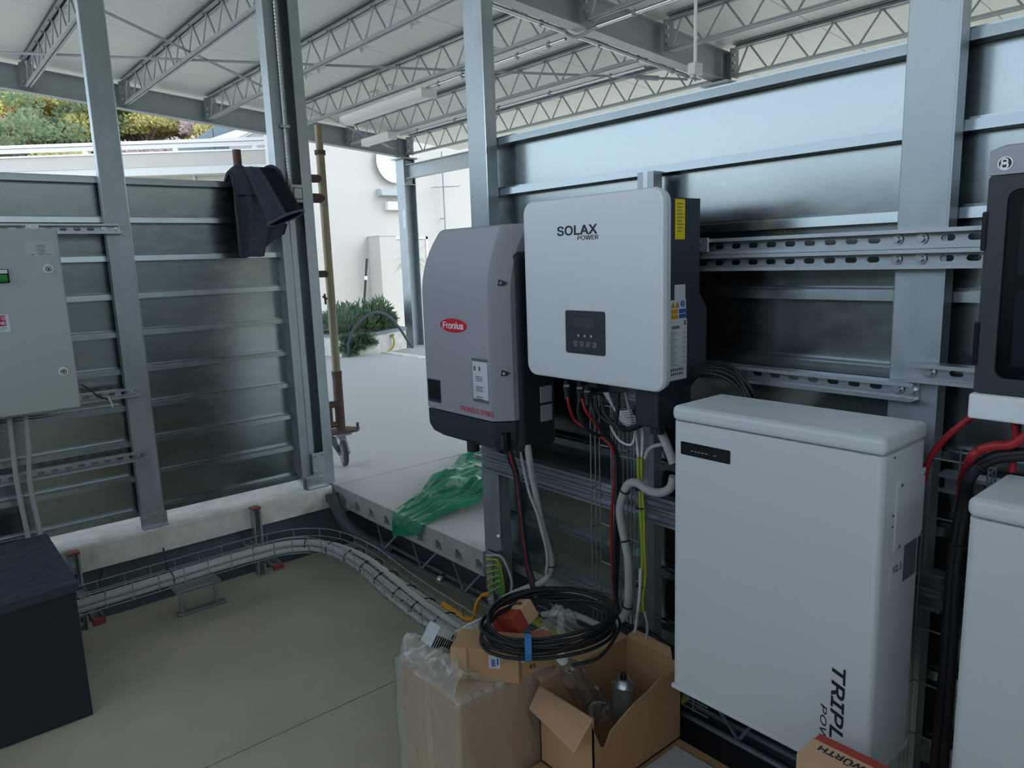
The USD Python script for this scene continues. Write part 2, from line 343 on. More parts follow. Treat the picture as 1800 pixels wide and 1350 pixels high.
t = thing('steel_post', 'galvanised steel post between the grey enclosure and the draped trousers, bright right edge', 'post', (0.79, 3.55, 0.36))
put('web', ext_z(rbox2(0.742, 0.840, 3.53, 3.577), 0.361, zc(0.79)), 'galv_post', t)
put('lip', ext_z(sbox(0.8375, 3.5285, 0.8415, 3.531), 0.40, zc(0.8)), 'zinc', t)
put('foot_cleat', J(bx((0.735, 3.525, 0.3605), (0.848, 3.53, 0.425)), bx((0.735, 3.503, 0.3605), (0.848, 3.53, 0.3645))), 'galv_strut', t)
for x in (0.757, 0.826): put('bolt', cyl((x, 3.525, 0.405), (x, 3.518, 0.405), 0.006, 6), 'zinc', t)
t = thing('corner_post', 'wide double channel steel post with open groove beside the doorway', 'post', (1.61, 3.56, 0.36))
put('channel', ext_z(prof([(1.537, 3.546), (1.537, 3.532), (1.521, 3.532), (1.521, 3.608)], 0.0015).union(prof([(1.536, 3.546), (1.556, 3.546), (1.558, 3.550), (1.572, 3.550), (1.574, 3.546), (1.600, 3.546), (1.600, 3.608)], 0.0015)), 0.361, zc(1.56)), 'galv_post', t)
put('channel', ext_z(prof([(1.646, 3.532), (1.699, 3.532), (1.699, 3.608), (1.609, 3.608)], 0.0015), 0.361, zc(1.65)), 'galv_post', t)
put('groove_rib', ext_z(sbox(1.602, 3.600, 1.644, 3.608), 0.361, zc(1.6)), 'galv_post', t)
put('foot_bracket', J(bx((1.535, 3.50, 0.3605), (1.65, 3.531, 0.3645)), bx((1.535, 3.527, 0.3605), (1.65, 3.5305, 0.43)), bx((1.535, 3.50, 0.3605), (1.5385, 3.53, 0.42))), 'galv_strut', t)
put('gusset_plate', rb((1.578, 3.524, 0.43), (1.650, 3.531, 0.545), 0.003, False), 'galv_strut', t)
for x, z in ((1.592, 0.53), (1.636, 0.53), (1.592, 0.45), (1.548, 0.41), (1.62, 0.41)): put('bolt', cyl((x, 3.525, z), (x, 3.517, z), 0.006, 6), 'zinc', t)
t = thing('steel_post', 'galvanised steel post standing free between the doorway and the grey inverter', 'post', (1.715, 2.157, 0.24))
put('web', ext_z(rbox2(1.690, 1.742, 2.104, 2.212), 0.20, zc(1.7)), 'galv_post', t)
put('lip', ext_z(sbox(1.6885, 2.1025, 1.691, 2.106), 0.24, zc(1.7)), 'zinc', t)
t = thing('steel_post', 'broad galvanised steel post right of the white inverter, smudged at head height', 'post', (1.715, 0.638, 0.2))
put('web', ext_z(rbox2(1.690, 1.742, 0.588, 0.690), 0.0, zc(1.7)), 'galv_post', t)
put('lip', ext_z(sbox(1.6885, 0.5865, 1.691, 0.590), 0.2, zc(1.7)), 'galv_post', t)
t = thing('wall_stud', 'narrow C shaped steel stud standing behind the white inverter', 'stud', (1.72, 1.425, 0.3))
put('web', ext_z(prof([(1.742, 1.368), (1.705, 1.368), (1.705, 1.424), (1.742, 1.424)], 0.0015), 0.02, 1.752), 'galv_post', t)
put('lip', ext_z(sbox(1.703, 1.388, 1.7055, 1.404), 0.02, 1.752), 'galv_strut', t)

# ------------------------------------------------------------------ canopy roof
ce = thing('ceiling', kind='structure')
def roof_poly(y0, y1):
    pts = [(y1-0.003, 0.08), (y0+0.003, 0.08), (y0+0.003, 0.004)]
    n = 24; w = (y1-y0-0.012)/n
    for i in range(n):
        a = y0+0.006+i*w; pts += [(a, 0.0012), (a+w*0.35, 0.0012), (a+w*0.45, 0.0), (a+w*0.9, 0.0)]
    return Polygon(pts+[(y1-0.003, 0.004)])
for i in range(13):
    y0 = -4+i; put('sandwich_panel', shear(ext_x(affinity.translate(roof_poly(y0, y0+1), 0, 3.68), -3.2, 6.7)), 'ceiling_white', ce)
def ipe(c, zb, h, b, tf=0.009, tw=0.007):
    return unary_union([sbox(c-b/2, zb, c+b/2, zb+tf), sbox(c-b/2, zb+h-tf, c+b/2, zb+h), sbox(c-tw/2, zb, c+tw/2, zb+h)])
for nm, yc, lab in (('roof_beam', 8.75, 'far sloping steel roof beam over the doorway, ending on the outside column'), ('roof_beam', 3.75, 'near sloping steel roof beam above the white inverter'), ('roof_beam', -1.25, 'sloping steel roof beam behind the viewer')):
    t = thing(nm, lab, 'roof beam', (0, yc, 3.4))
    put('girder', shear(ext_x(ipe(yc, 3.385, 0.235, 0.11), -3.15, 5.66)), 'galv_beam', t)
    for x in (5.50, 5.64): put('stiffener', shear(bx((x-0.004, yc-0.05, 3.395), (x+0.004, yc+0.05, 3.61))), 'galv_beam', t)
t = thing('edge_beam', 'horizontal steel beam joining the outside column towards the viewer', 'beam', (5.58, 6, 2.63))
put('girder', ext_y(ipe(5.58, 2.63, 0.18, 0.095), 3.83, 8.65), 'galv_beam', t)
put('end_plate', J(bx((5.53, 8.64, 2.56), (5.63, 8.652, 2.86)), bx((5.50, 8.60, 2.545), (5.66, 8.655, 2.557))), 'galv_beam', t)
for x, z in ((5.55, 2.60), (5.61, 2.60), (5.55, 2.84), (5.61, 2.84)): put('bolt', cyl((x, 8.64, z), (x, 8.628, z), 0.012, 6), 'galv_dark', t)
def column(x, y, zt, lab):
    t = thing('steel_column', lab, 'column', (x, y, 0.34))
    put('profile', ext_z(unary_union([sbox(x-0.09, y-0.10, x-0.078, y+0.10), sbox(x+0.078, y-0.10, x+0.09, y+0.10), sbox(x-0.09, y-0.006, x+0.09, y+0.006)]), 0.342, zt), 'galv_post', t)
    put('cap_plate', bx((x-0.14, y-0.13, zt), (x+0.12, y+0.13, zt+0.018)), 'galv_beam', t)
    put('base_plate', bx((x-0.16, y-0.16, 0.3405), (x+0.16, y+0.16, 0.36)), 'galv_dark', t)
    return t
t = column(5.60, 8.75, 2.888, 'tall H shaped outside steel column beside the planter')
put('tape_label', bx((5.508, 8.675, 1.98), (5.511, 8.735, 2.22)), 'galv_strut', t)
for k in range(9): put('crazing_line', bx((5.5085, 8.655, 1.25+0.16*k), (5.511, 8.845, 1.254+0.16*k)), 'galv_dark', t)
column(5.60, 3.75, 2.888, 'steel column carrying the near roof beam behind the metal wall')

def lattice_joist(loc, label, group=None, L=4.86):
    t = thing('roof_joist', label, 'joist', loc, group)
    o = np.array(loc)
    P = lambda m, n, mt: put(n, trimesh.Trimesh(np.asarray(m.vertices)+o, m.faces, process=False), mt, t)
    P(J(bx((-0.040, 0.02, 0.222), (-0.006, L-0.02, 0.226)), bx((-0.010, 0.02, 0.222), (-0.006, L-0.02, 0.258)), bx((0.006, 0.02, 0.222), (0.010, L-0.02, 0.258)), bx((0.006, 0.02, 0.222), (0.040, L-0.02, 0.226))), 'top_chord', 'galv_beam')
    P(bx((-0.045, 0.02, 0.250), (0.045, L-0.02, 0.2585)), 'chord_cap', 'galv_dark')
    P(J(bx((-0.026, 0.02, 0.0), (-0.006, L-0.02, 0.022)), bx((0.006, 0.02, 0.0), (0.026, L-0.02, 0.022))), 'bottom_chord', 'galv_beam')
    n = 13; w = (L-0.30)/n
    for k in range(n):
        y = 0.15+k*w
        P(cyl((0, y, 0.228), (0, y+w*0.47, 0.012), 0.0075, 6), 'diagonal', 'galv_beam')
        P(cyl((0, y+w*0.53, 0.012), (0, y+w, 0.228), 0.0075, 6), 'diagonal', 'galv_beam')
        if k: P(bx((-0.034, y-0.006, 0.206), (-0.022, y+0.006, 0.224)), 'clip', 'galv_dark')
    for y in (0.0, L):
        s = 1 if y == 0 else -1
        P(bx((-0.055, y, 0.0), (0.055, y+s*0.012, 0.225)), 'end_plate', 'galv_dark')
        for z in (0.05, 0.11, 0.17):
            P(cyl((-0.035, y+s*0.012, z), (-0.035, y+s*0.03, z), 0.012, 6), 'bolt', 'zinc')
        P(cyl((0.0, y+s*0.03, 0.02), (0.0, y+s*0.13, 0.22), 0.008, 6), 'end_brace', 'galv_beam')
    return t
JX = [1.305, 2.165, 3.02, 3.88, 4.76, 5.64]
JLF = ['far bay roof joist leftmost, crossing the left steel post', 'far bay roof joist between the two posts of the back wall', 'far bay roof joist passing behind the corner post low end', 'far bay roof joist carrying the long ceiling light', 'far bay roof joist carrying the small short light', 'far bay roof joist along the eave above the outside column']
JLN = {2: 'near bay roof joist third from the eave', 3: 'near bay roof joist with a metal conduit under it, at frame top', 4: 'near bay roof joist second from the eave, behind the white hanging rod', 5: 'near bay roof joist along the eave above the metal wall'}
j0 = lattice_joist((JX[0], 3.82, 3.42-SL*JX[0]), JLF[0], 'lattice roof joists')
for i in range(1, 6): dup(j0, (JX[i], 3.82, 3.42-SL*JX[i]), label=JLF[i])
for i in (2, 3, 4, 5): dup(j0, (JX[i], -1.18, 3.42-SL*JX[i]), label=JLN[i])

zr = lambda x, o=3.45: o-SL*x
def rod(name, a, b, r, lab, mt='galv_beam'):
    t = thing(name, lab, 'brace', a); put('rod', cyl(a, b, r, 8), mt, t)
    d = np.subtract(b, a); d = d/np.linalg.norm(d)
    put('turnbuckle', cyl(np.array(b)-d*0.45, np.array(b)-d*0.25, r*1.9, 8), mt, t)
rod('tie_rod', (-1.9, 3.80, zr(-1.9)), (5.42, 8.66, zr(5.42)), 0.011, 'thin diagonal tie rod under the roof ending on the outside column')
rod('tie_rod', (-0.3, 8.69, zr(-0.3, 3.44)), (5.47, 4.02, zr(5.47, 3.44)), 0.011, 'thin nearly level tie rod crossing the whole roof')

def conduit(name, a, b, r, lab, n=5, up=0.03, mt='zinc', group=None):
    t = thing(name, lab, 'conduit', a, group); put('pipe', cyl(a, b, r, 10), mt, t)
    for k in range(n):
        q = np.array(a)+(np.array(b)-np.array(a))*(k+0.5)/n
        put('clip', J(bx(q-(0.014, 0.014, 0.016), q+(0.014, 0.014, 0.018)), cyl(q, q+(0, 0, up), 0.004, 6), cyl(q-(0, 0, 0.03), q, 0.004, 6)), 'galv_dark', t)
for (x, y0, y1, lab) in ((3.94, 3.95, 5.72, 'metal conduit hung under the joist that carries the long light'), (4.82, 3.95, 7.6, 'metal conduit hung under the joist that carries the short light'), (3.92, 0.4, 3.62, 'metal conduit running under a near bay joist towards the viewer')):
    conduit('conduit', (x, y0, 3.385-SL*x), (x, y1, 3.385-SL*x), 0.013, lab)
for (xa, xb, lab) in ((1.2, 3.86, 'bright metal conduit along the lower flange of the near beam, upper length'), (4.0, 5.3, 'bright metal conduit along the lower flange of the near beam, lower length')):
    conduit('conduit', (xa, 3.885, 3.40-SL*xa), (xb, 3.885, 3.40-SL*xb), 0.016, lab, 6 if xa < 2 else 3)
put('flexible_conduit', cab([(3.86, 3.885, 3.077), (3.90, 3.84, 3.04), (3.915, 3.78, 3.03), (3.92, 3.70, 3.045), (3.92, 3.62, 3.057)], 0.012), 'galv_dark', smooth=True, label='short drooping flexible conduit under the near beam', cat='conduit')

def batten(c, L, w, lab):
    x, y, z = c; t = thing('ceiling_light', lab, 'light', (x, y, z))
    put('housing', rb((x-w/2, y-L/2, z+0.035), (x+w/2, y+L/2, z+0.075), 0.01), 'white_trim', t, 40)
    a = np.linspace(0, math.pi, 9); d = Polygon([(x-(w/2-0.004)*math.cos(q), z+0.036-0.05*math.sin(q)) for q in a])
    put('diffuser', ext_y(d, y-L/2+0.006, y+L/2-0.006), 'light_plastic', t, 40)
    put('end_cap', rb((x-w/2, y-L/2-0.004, z-0.014), (x+w/2, y-L/2+0.006, z+0.07), 0.004), 'white_trim', t); put('end_cap', rb((x-w/2, y+L/2-0.006, z-0.014), (x+w/2, y+L/2+0.004, z+0.07), 0.004), 'white_trim', t)
    for s in (-1, 1): put('hanger', cyl((x, y+s*L*0.35, z+0.07), (x, y+s*L*0.35, z+0.11), 0.006, 6), 'zinc', t)
batten((3.96, 6.50, 2.985), 1.55, 0.17, 'long ceiling light with pale curved diffuser under the roof joist')
batten((4.68, 7.86, 2.935), 0.62, 0.12, 'short small ceiling light near the outside column')
# fastener plates under the roof
def anchor(x, y):
    z = zc(x); return J(rb((x-0.055, y-0.055, z-0.008), (x+0.055, y+0.055, z+0.002), 0.003, False), cyl((x, y, z-0.05), (x, y, z), 0.008, 6), cyl((x, y, z-0.03), (x, y, z-0.012), 0.016, 6))
AN = [(3.45, 5.18, 'first square fastener plate under the roof, nearest the middle post'), (3.45, 5.99, 'second square fastener plate under the roof, left of the long light'), (3.45, 6.83, 'right one of the close pair of fastener plates under the roof'), (3.45, 7.11, 'left one of the close pair of fastener plates under the roof'), (4.27, 6.84, 'right one of two fastener plates seen through the joist above the long light'), (4.27, 7.14, 'left one of two fastener plates seen through the joist above the long light'), (4.32, 5.21, 'fastener plate close beside the middle post, past the joists')]
for x, y, lab in AN: put('fastener_plate', anchor(x, y), 'light_plastic', label=lab, cat='roof fastener', group='roof fastener plates')
t = thing('hanging_rod', 'slim white rod hanging from the roof in front of the joists', 'rod', (3.4, 2.45, 2.47))
put('rod', cyl((3.4, 2.45, 2.49), (3.4, 2.45, zc(3.4)), 0.009, 8), 'white_trim', t, 40)
put('junction_box', rb((3.365, 2.425, 2.44), (3.435, 2.475, 2.50), 0.006), 'light_plastic', t)
put('clamp', J(bx((3.36, 2.44, 2.42), (3.44, 2.46, 2.426)), cyl((3.4, 2.45, 2.41), (3.4, 2.45, 2.44), 0.006, 6)), 'galv_dark', t)

# ================================================================== outside
def bank(s, t_):
    x = 13+16*s; y = -60+66*t_; return np.stack([x, y, -0.1+11.0*np.clip(s, 0, 1)**0.8+0.5*(meshkit.fbm(np.stack([x*0.4, y*0.4, 0*x], -1))-0.5)], -1)
put('added_embankment', sheet(bank, 20, 60), 'soil', kind='structure', smooth=True)  # unseen bank, added to darken what the metal panels reflect
def bank2(s, t_):
    y = -15-14*s; x = -40+80*t_; return np.stack([x, y, -0.1+7.5*np.clip(s, 0, 1)**0.8+0.5*(meshkit.fbm(np.stack([x*0.4, y*0.4, 0*x], -1), 4, 2)-0.5)], -1)
put('added_embankment', sheet(bank2, 20, 60), 'soil', kind='structure', smooth=True)  # second unseen bank behind the camera, added to dim the back wall reflections
put('wall_outside', bx((5.55, 13.0, -0.1), (16, 13.3, 7)), 'white_wall', kind='structure')
t = thing('pilaster', 'white square pilaster standing against the sunlit wall', 'pilaster', (7.545, 12.8, 0)); put('body', rb((7.352, 12.55, -0.1), (7.738, 12.998, 2.03), 0.008), 'white_wall', t); put('coping', rb((7.345, 12.54, 2.03), (7.745, 13.0, 2.045), 0.005), 'white_wall', t)
t = thing('door_1', kind='structure')
put('door_frame', J(bx((7.742, 12.95, 0), (7.79, 13.0, 2.03)), bx((8.69, 12.95, 0), (8.74, 13.0, 2.03)), bx((7.742, 12.95, 1.98), (8.74, 13.0, 2.03))), 'white_trim', t)
put('door_leaf', rb((7.80, 12.965, 0), (8.68, 13.0, 1.97), 0.004), 'white_wall', t)
put('door_handle', J(cyl((7.86, 12.93, 1.05), (7.96, 12.93, 1.05), 0.011, 8), cyl((7.86, 12.93, 1.05), (7.86, 12.97, 1.05), 0.012, 8)), 'galv_dark', t)
t = thing('wall_lamp', 'flat grey lamp with slanting end, upper of two on the white wall', 'lamp', (7.9, 13, 2.9))
put('housing', hull([(x, y, z) for x in (7.63, 8.25) for y, z in ((13.0, 2.83), (13.0, 2.965), (12.84, 2.955), (12.80, 2.83))]), 'cabinet_grey', t)
put('lens', orient(bx((7.68, 2.85, 0), (8.20, 2.93, 0.004)), (0, 12.822, 0), (1, 0, 0), (0, 0.2, 0.98)), 'light_plastic', t)
t = thing('wall_box', 'small cream box on the white wall below the lamp', 'box', (8, 13, 2.6))
put('body', rb((7.79, 12.88, 2.555), (8.25, 13.0, 2.717), 0.01), 'white_plastic', t); put('window', bx((7.83, 12.877, 2.60), (8.21, 12.881, 2.68)), 'light_plastic', t)
t = thing('wall_dish', 'round pale dish on the white wall just under the far beam', 'dish', (8.05, 13, 3.3))
put('reflector', orient(lathe([(0.001, 0), (0.2, 0.02), (0.42, 0.07), (0.42, 0.08), (0.2, 0.035), (0.001, 0.015)], 32), (8.02, 12.98, 3.5), (1, 0, 0), (0, 0.0, 1)), 'light_plastic', t, 40)
put('bracket', cyl((8.02, 12.97, 3.5), (8.02, 13.02, 3.5), 0.04), 'light_plastic', t)
t = thing('antenna', 'small grey aerial on a thin pole on the white wall right of the column', 'antenna', (9.1, 12.8, 2.2))
put('mast', cyl((9.13, 12.85, 2.0), (9.13, 12.85, 3.75), 0.018, 8), 'galv_dark', t, 40)
put('boom', cyl((8.85, 12.85, 3.02), (9.4, 12.70, 3.05), 0.012, 6), 'galv_dark', t)
for k in range(5): q = np.array((8.87+0.12*k, 12.84-0.033*k, 3.02+0.006*k)); put('element', cyl(q-(0.0, 0.16, 0), q+(0.0, 0.1, 0), 0.006, 6), 'galv_dark', t)
put('wall_bracket', cyl((9.13, 12.85, 2.4), (9.13, 13.0, 2.4), 0.012, 6), 'galv_dark', t)
a, b = PY(645, 455, 12.5), PY(640, 537, 12.3)
t = thing('leaning_pole', 'thin black pole leaning on the pilaster above the planter', 'pole', b); put('shaft', cyl(b+(b-a)*1.1, a, 0.022, 8), 'cable_black', t); put('joint', cyl(a+(b-a)*0.38, a+(b-a)*0.46, 0.03, 8), 'white_trim', t)
# low step with railing at the foot of the wall
t = thing('garden_step', 'grey stepped wall foot left of the planter, white below', 'step', (4.6, 10.6, 0.0))
put('white_base', bx((3.2, 9.6, -0.1), (5.3, 9.75, 0.42)), 'white_wall', t)
for k in range(3): put('step_edge', rb((3.2, 9.70+0.2*k, 0.42+0.13*k), (5.4, 10.3+0.2*k, 0.545+0.13*k), 0.01), 'grey_panel', t)

# planter with rosemary
pl = [(4.27, 8.40), (4.76, 8.36), (5.40, 8.66), (5.44, 9.35), (4.1, 9.35)]
pp = Polygon(pl)
t = thing('planter', 'pale concrete planter with grey rim beside the outside column', 'planter', (4.8, 8.8, 0.36))
put('tub', ext_z(pp.difference(pp.buffer(-0.04, join_style='mitre')), 0.342, 0.60), 'beam_concrete', t)
put('rim', ext_z(pp.buffer(0.015, join_style='mitre').difference(pp.buffer(-0.05, join_style='mitre')), 0.60, 0.635), 'grey_panel', t)
put('soil', ext_z(pp.buffer(-0.042, join_style='mitre'), 0.345, 0.58), 'soil', t)
def sprigs(rng, centers, n, ln, wd, up=0.6, spread=1.0):
    c = np.asarray(centers, float); k = rng.integers(len(c), size=n); d = rng.normal(size=(n, 3)); d[:, 2] = np.abs(d[:, 2])*0.8+0.05; d /= np.linalg.norm(d, axis=1, keepdims=True)
    p = c[k, :3]+d*c[k, 3:6]*(rng.random((n, 1))**0.35)
    ax = d*spread+rng.normal(size=(n, 3))*0.45; ax[:, 2] += up; ax /= np.linalg.norm(ax, axis=1, keepdims=True)
    s = np.cross(ax, rng.normal(size=(n, 3))); s /= np.linalg.norm(s, axis=1, keepdims=True)
    L = ln*(0.6+0.8*rng.random((n, 1))); W = wd*(0.7+0.6*rng.random((n, 1)))
    v = np.stack([p-s*W*0.4, p+s*W*0.4, p+ax*L*0.6+s*W*0.5, p+ax*L, p+ax*L*0.6-s*W*0.5], 1).reshape(-1, 3)
    o = np.arange(n)[:, None]*5
    f = np.vstack([o+[0, 1, 2], o+[0, 2, 4], o+[4, 2, 3]])
    return trimesh.Trimesh(v, f, process=False)
rng = np.random.default_rng(4)
t = thing('rosemary', 'bushy green rosemary overflowing the pale planter', 'shrub', (4.8, 8.8, 0.6))
cs = [(4.45+0.17*i, 8.62+0.06*i+0.2*(i % 2), 0.62, 0.2, 0.2, 0.30) for i in range(6)]+[(4.6+0.2*i, 9.1, 0.66, 0.22, 0.2, 0.34) for i in range(4)]+[(5.15, 8.9, 0.66, 0.2, 0.2, 0.4)]
put('foliage', sprigs(rng, cs, 5200, 0.075, 0.018, 0.5), 'leaf_rosemary', t)
put('trailing_foliage', sprigs(rng, [(4.32+0.06*i, 8.36, 0.60-0.045*(i % 4), 0.06, 0.05, 0.05) for i in range(7)]+[(4.30, 8.36, 0.46, 0.05, 0.04, 0.05), (4.38, 8.34, 0.42, 0.05, 0.03, 0.05)], 1300, 0.07, 0.016, -0.9), 'leaf_rosemary', t)
put('stem', J([cyl((c[0], c[1], 0.57), (c[0]+0.03, c[1], c[2]+c[5]*0.6), 0.012, 6) for c in cs]), 'bark', t)
hz = lambda u, v, y: PY(u, v, y)
put('garden_hose', cab([PY(612, 624, 8.30), PY(613, 600, 8.28), PY(624, 575, 8.26), PY(645, 555, 8.25), PY(664, 549, 8.25), PY(685, 558, 8.26), PY(703, 578, 8.28), PY(716, 598, 8.3), PY(726, 611, 8.3)], 0.018), 'conduit_dark', smooth=True, label='grey green hose arching over the planter', cat='hose')
t = thing('garden_tap', 'yellow hose on a little tap at the planter front', 'tap', (5.1, 8.5, 0.4))
put('hose', cab([PY(690, 590, 8.48), PY(693, 600, 8.46), PY(690, 612, 8.45), PY(683, 617, 8.45)], 0.013), 'cable_yellow', t, True)
put('standpipe', J(cyl(PY(684, 592, 8.50), PY(684, 614, 8.50), 0.013), cyl(PY(684, 590, 8.5), PY(692, 589, 8.48), 0.016)), 'old_tube', t)
t = thing('strap_leaf_plant', 'tall plant with narrow drooping leaves behind the outside column', 'plant', PY(722, 560, 9.9))
q = PY(722, 455, 9.9); b = np.array((q[0], 9.9, 0.34))
put('stem', tube([b, b+(0, 0, (q[2]-b[2])*0.6), q], 0.03, 8), 'bark', t, True)
lv = []
for k in range(46):
    a, e = rng.random()*6.283, -0.6+1.9*rng.random(); d = np.array([math.cos(a)*math.cos(e), math.sin(a)*math.cos(e), math.sin(e)]); L = 0.26+0.16*rng.random()
    s = np.cross(d, (0, 0, 1.0)); s /= np.linalg.norm(s)+1e-9
    p0 = q+np.array((0, 0, 0.05*rng.random())); p1 = p0+d*L*0.5; p2 = p0+d*L-(0, 0, 0.06)
    lv.append(trimesh.Trimesh([p0-s*0.012, p0+s*0.012, p1+s*0.016, p1-s*0.016, p2], [[0, 1, 2], [0, 2, 3], [3, 2, 4]], process=False))
put('foliage', J(lv), 'leaf_green', t)

# low white building and hill, laid out in their own frame turned 40 degrees
RH = np.array([math.cos(YAW), -math.sin(YAW), 0.0]); FH = np.array([math.sin(YAW), math.cos(YAW), 0.0])
def cb(lo, hi, r=0): 
    e = rb(lo, hi, r, False) if r else bx(lo, hi)
    return trimesh.Trimesh(np.asarray(e.vertices)@np.array([RH, FH, (0, 0, 1.0)]), e.faces, process=False)
t = thing('low_building', 'low white flat roofed building with a rail along its roof edge', 'building', tuple(RH*-8+FH*16))
put('wall', cb((-16, 15.35, -0.1), (-4.2, 19, 3.39)), 'white_wall', t)
put('fascia', cb((-16, 15.0, 3.545), (-4.25, 15.25, 3.80), 0.01), 'white_wall', t)
put('roof_cap', cb((-16, 14.97, 3.80), (-4.25, 15.40, 3.835), 0.008), 'white_trim', t)
put('soffit', cb((-16, 15.02, 3.39), (-4.25, 15.9, 3.545)), 'light_plastic', t)
put('roof_deck', cb((-16, 15.25, 3.70), (-4.3, 19, 3.78)), 'grey_panel', t)
put('rail', cb((-16, 15.05, 3.905), (-4.5, 15.13, 3.985), 0.01), 'white_trim', t)
put('rail', cb((-16, 15.0, 3.99), (-4.5, 15.16, 4.05), 0.01), 'white_trim', t)
for x in (-8.306, -6.516, -4.942, -10.1, -11.9): put('rail_post', cb((x-0.045, 15.06, 3.835), (x+0.045, 15.12, 3.905)), 'white_trim', t)
put('downpipe', cb((-6.32, 15.30, 0), (-6.28, 15.34, 3.39)), 'light_plastic', t)
t = thing('gable_house', 'white gable end peeping over the low building roof', 'house', tuple(RH*-5.4+FH*18))
g = trimesh.Trimesh(np.array([(-6.5, 18, -0.1), (-3.5, 18, -0.1), (-3.5, 18, 4.35), (-5.75, 18, 4.72), (-6.5, 18, 4.40), (-6.5, 22, -0.1), (-3.5, 22, -0.1), (-3.5, 22, 4.35), (-5.75, 22, 4.72), (-6.5, 22, 4.40)])@np.array([RH, FH, (0, 0, 1.0)]), process=False)
put('wall', hull(g.vertices), 'white_wall', t)
put('verge', J(cb((-6.6, 17.93, 4.40), (-6.5, 22, 4.46)), tube([(RH*a+FH*17.97+(0, 0, c)) for a, c in ((-6.55, 4.42), (-5.75, 4.76), (-3.4, 4.38))], 0.03, 6)), 'white_trim', t)
t = thing('metal_shed', 'grey metal clad building standing before the hillside', 'shed', tuple(RH*-15+FH*40))
CW = lambda P_: np.asarray(P_, float)@np.array([RH, FH, (0, 0, 1.0)])
for k in range(4):
    a, b = -17.6+2.4*k, -17.6+2.4*k+2.36; za, zb_ = 7.5+0.55*min(2.4*k, 2.6), 7.5+0.55*min(2.4*k+2.4, 4.2)
    put('cladding_panel', hull(CW([(x, y, z) for y in (40, 40.2) for x, z in ((a, 0), (b, 0), (b, zb_), (a, za))])), 'grey_panel', t)
put('roof_slope', hull(CW([(-16.4, 39.7, 7.9), (-11.0, 39.7, 9.4), (-4, 39.7, 9.4), (-4, 39.7, 7.6), (-16.4, 39.6, 7.86), (-11.0, 39.6, 9.36), (-4, 39.6, 9.3), (-4, 39.6, 7.6)])), 'light_plastic', t)
put('wall', hull(CW([(x, y, z) for y in (40.21, 46) for x, z in ((-17.6, 0), (-4, 0), (-4, 9.2), (-14, 9.2), (-17.6, 7.4))])), 'grey_panel', t)

def hz_(s, d): return np.clip((d-46)*0.72, 0, 60)*np.clip((30-s)/25, 0, 1)*np.clip((s+95)/35, 0, 1)+1.6*(meshkit.fbm(np.stack([s*0.08, d*0.08, 0*s], -1))-0.5)*np.clip((d-46)/10, 0, 1)
def hill(s, t_):
    S = -100+140*s; Dd = 44+70*t_; z = hz_(S, Dd)-0.2
    return S[..., None]*RH+Dd[..., None]*FH+z[..., None]*np.array([0, 0, 1.0])
put('hillside', sheet(hill, 90, 50), 'soil', kind='structure', smooth=True)
def crown(name, seed, mt, r, n, lsize, lab):
    g = np.random.default_rng(seed); t = thing(name, lab, 'tree', (0, 0, 0))
    bl = [(r*0.55*g.normal(), r*0.55*g.normal(), r*(0.55+0.5*g.random()), r*0.5, r*0.5, r*0.55) for _ in range(9)]
    put('foliage', sprigs(g, bl, n, lsize, lsize*0.75, 0.0), mt, t)
    put('trunk', J([tube([(0, 0, -0.4), (b[0]*0.3, b[1]*0.3, b[2]*0.5), b[:3]], [0.12, 0.08, 0.03], 6) for b in bl[:5]]), 'bark', t)
    return t
HG = 'trees on the sunlit hillside'
KIND = [('hillside_tree', 11, 'leaf_olive', 2.1, 2600, 0.22, 'olive green bushy tree on the sunlit hillside'), ('hillside_tree', 12, 'leaf_green', 2.3, 2700, 0.22, 'mid green rounded tree on the sunlit hillside'), ('hillside_tree', 13, 'leaf_dark', 2.5, 2900, 0.22, 'dark blue green dense tree on the sunlit hillside'),
        ('hillside_tree', 14, 'leaf_brown', 1.9, 2300, 0.18, 'brown leafless looking shrub on the sunlit hillside'), ('hillside_tree', 15, 'leaf_yellow', 2.0, 2600, 0.21, 'yellow green bright tree on the sunlit hillside'), ('hillside_tree', 16, 'leaf_pink', 2.0, 2300, 0.17, 'greyish pink twiggy shrub on the sunlit hillside')]
def hpos(s, d): return RH*s+FH*d+np.array((0, 0, float(hz_(np.array(float(s)), np.array(float(d))))-0.3))
_first = {}
def plant(k, s, d, sc, rz):
    p = hpos(s, d); K = KIND[k]
    if k not in _first:
        _first[k] = crown(*K); pr = UsdGeom.Xformable(_first[k]); pr.ClearXformOpOrder()
        pr.AddTranslateOp().Set(Gf.Vec3d(*map(float, p))); pr.AddRotateZOp().Set(math.degrees(rz)); pr.AddScaleOp().Set(Gf.Vec3f(sc, sc, sc))
        _first[k].SetCustomDataByKey('group', K[6].replace('tree', 'trees').replace('shrub', 'shrubs'))
    else: dup(_first[k], p, rz, scale=(sc, sc, sc))
rng = np.random.default_rng(21)
FIX = [(2, -34.5, 62, 1.15), (4, -39.0, 66, 1.0), (4, -36.2, 68, 1.0), (0, -44.5, 69, 1.1), (3, -41.5, 63, 1.1), (3, -46.5, 64, 1.0), (1, -44, 65, 1.0), (1, -30.5, 63.5, 1.2), (4, -31.6, 66.5, 1.0), (5, -27, 66, 1.2), (5, -24.5, 64.5, 1.1), (5, -26.0, 70, 1.2), (3, -39.5, 60, 1.0), (5, -37.5, 59.5, 0.8), (5, -43.5, 59.5, 0.8)]
for k, s, d, sc in FIX: plant(k, s, d, sc, rng.random()*6.28)
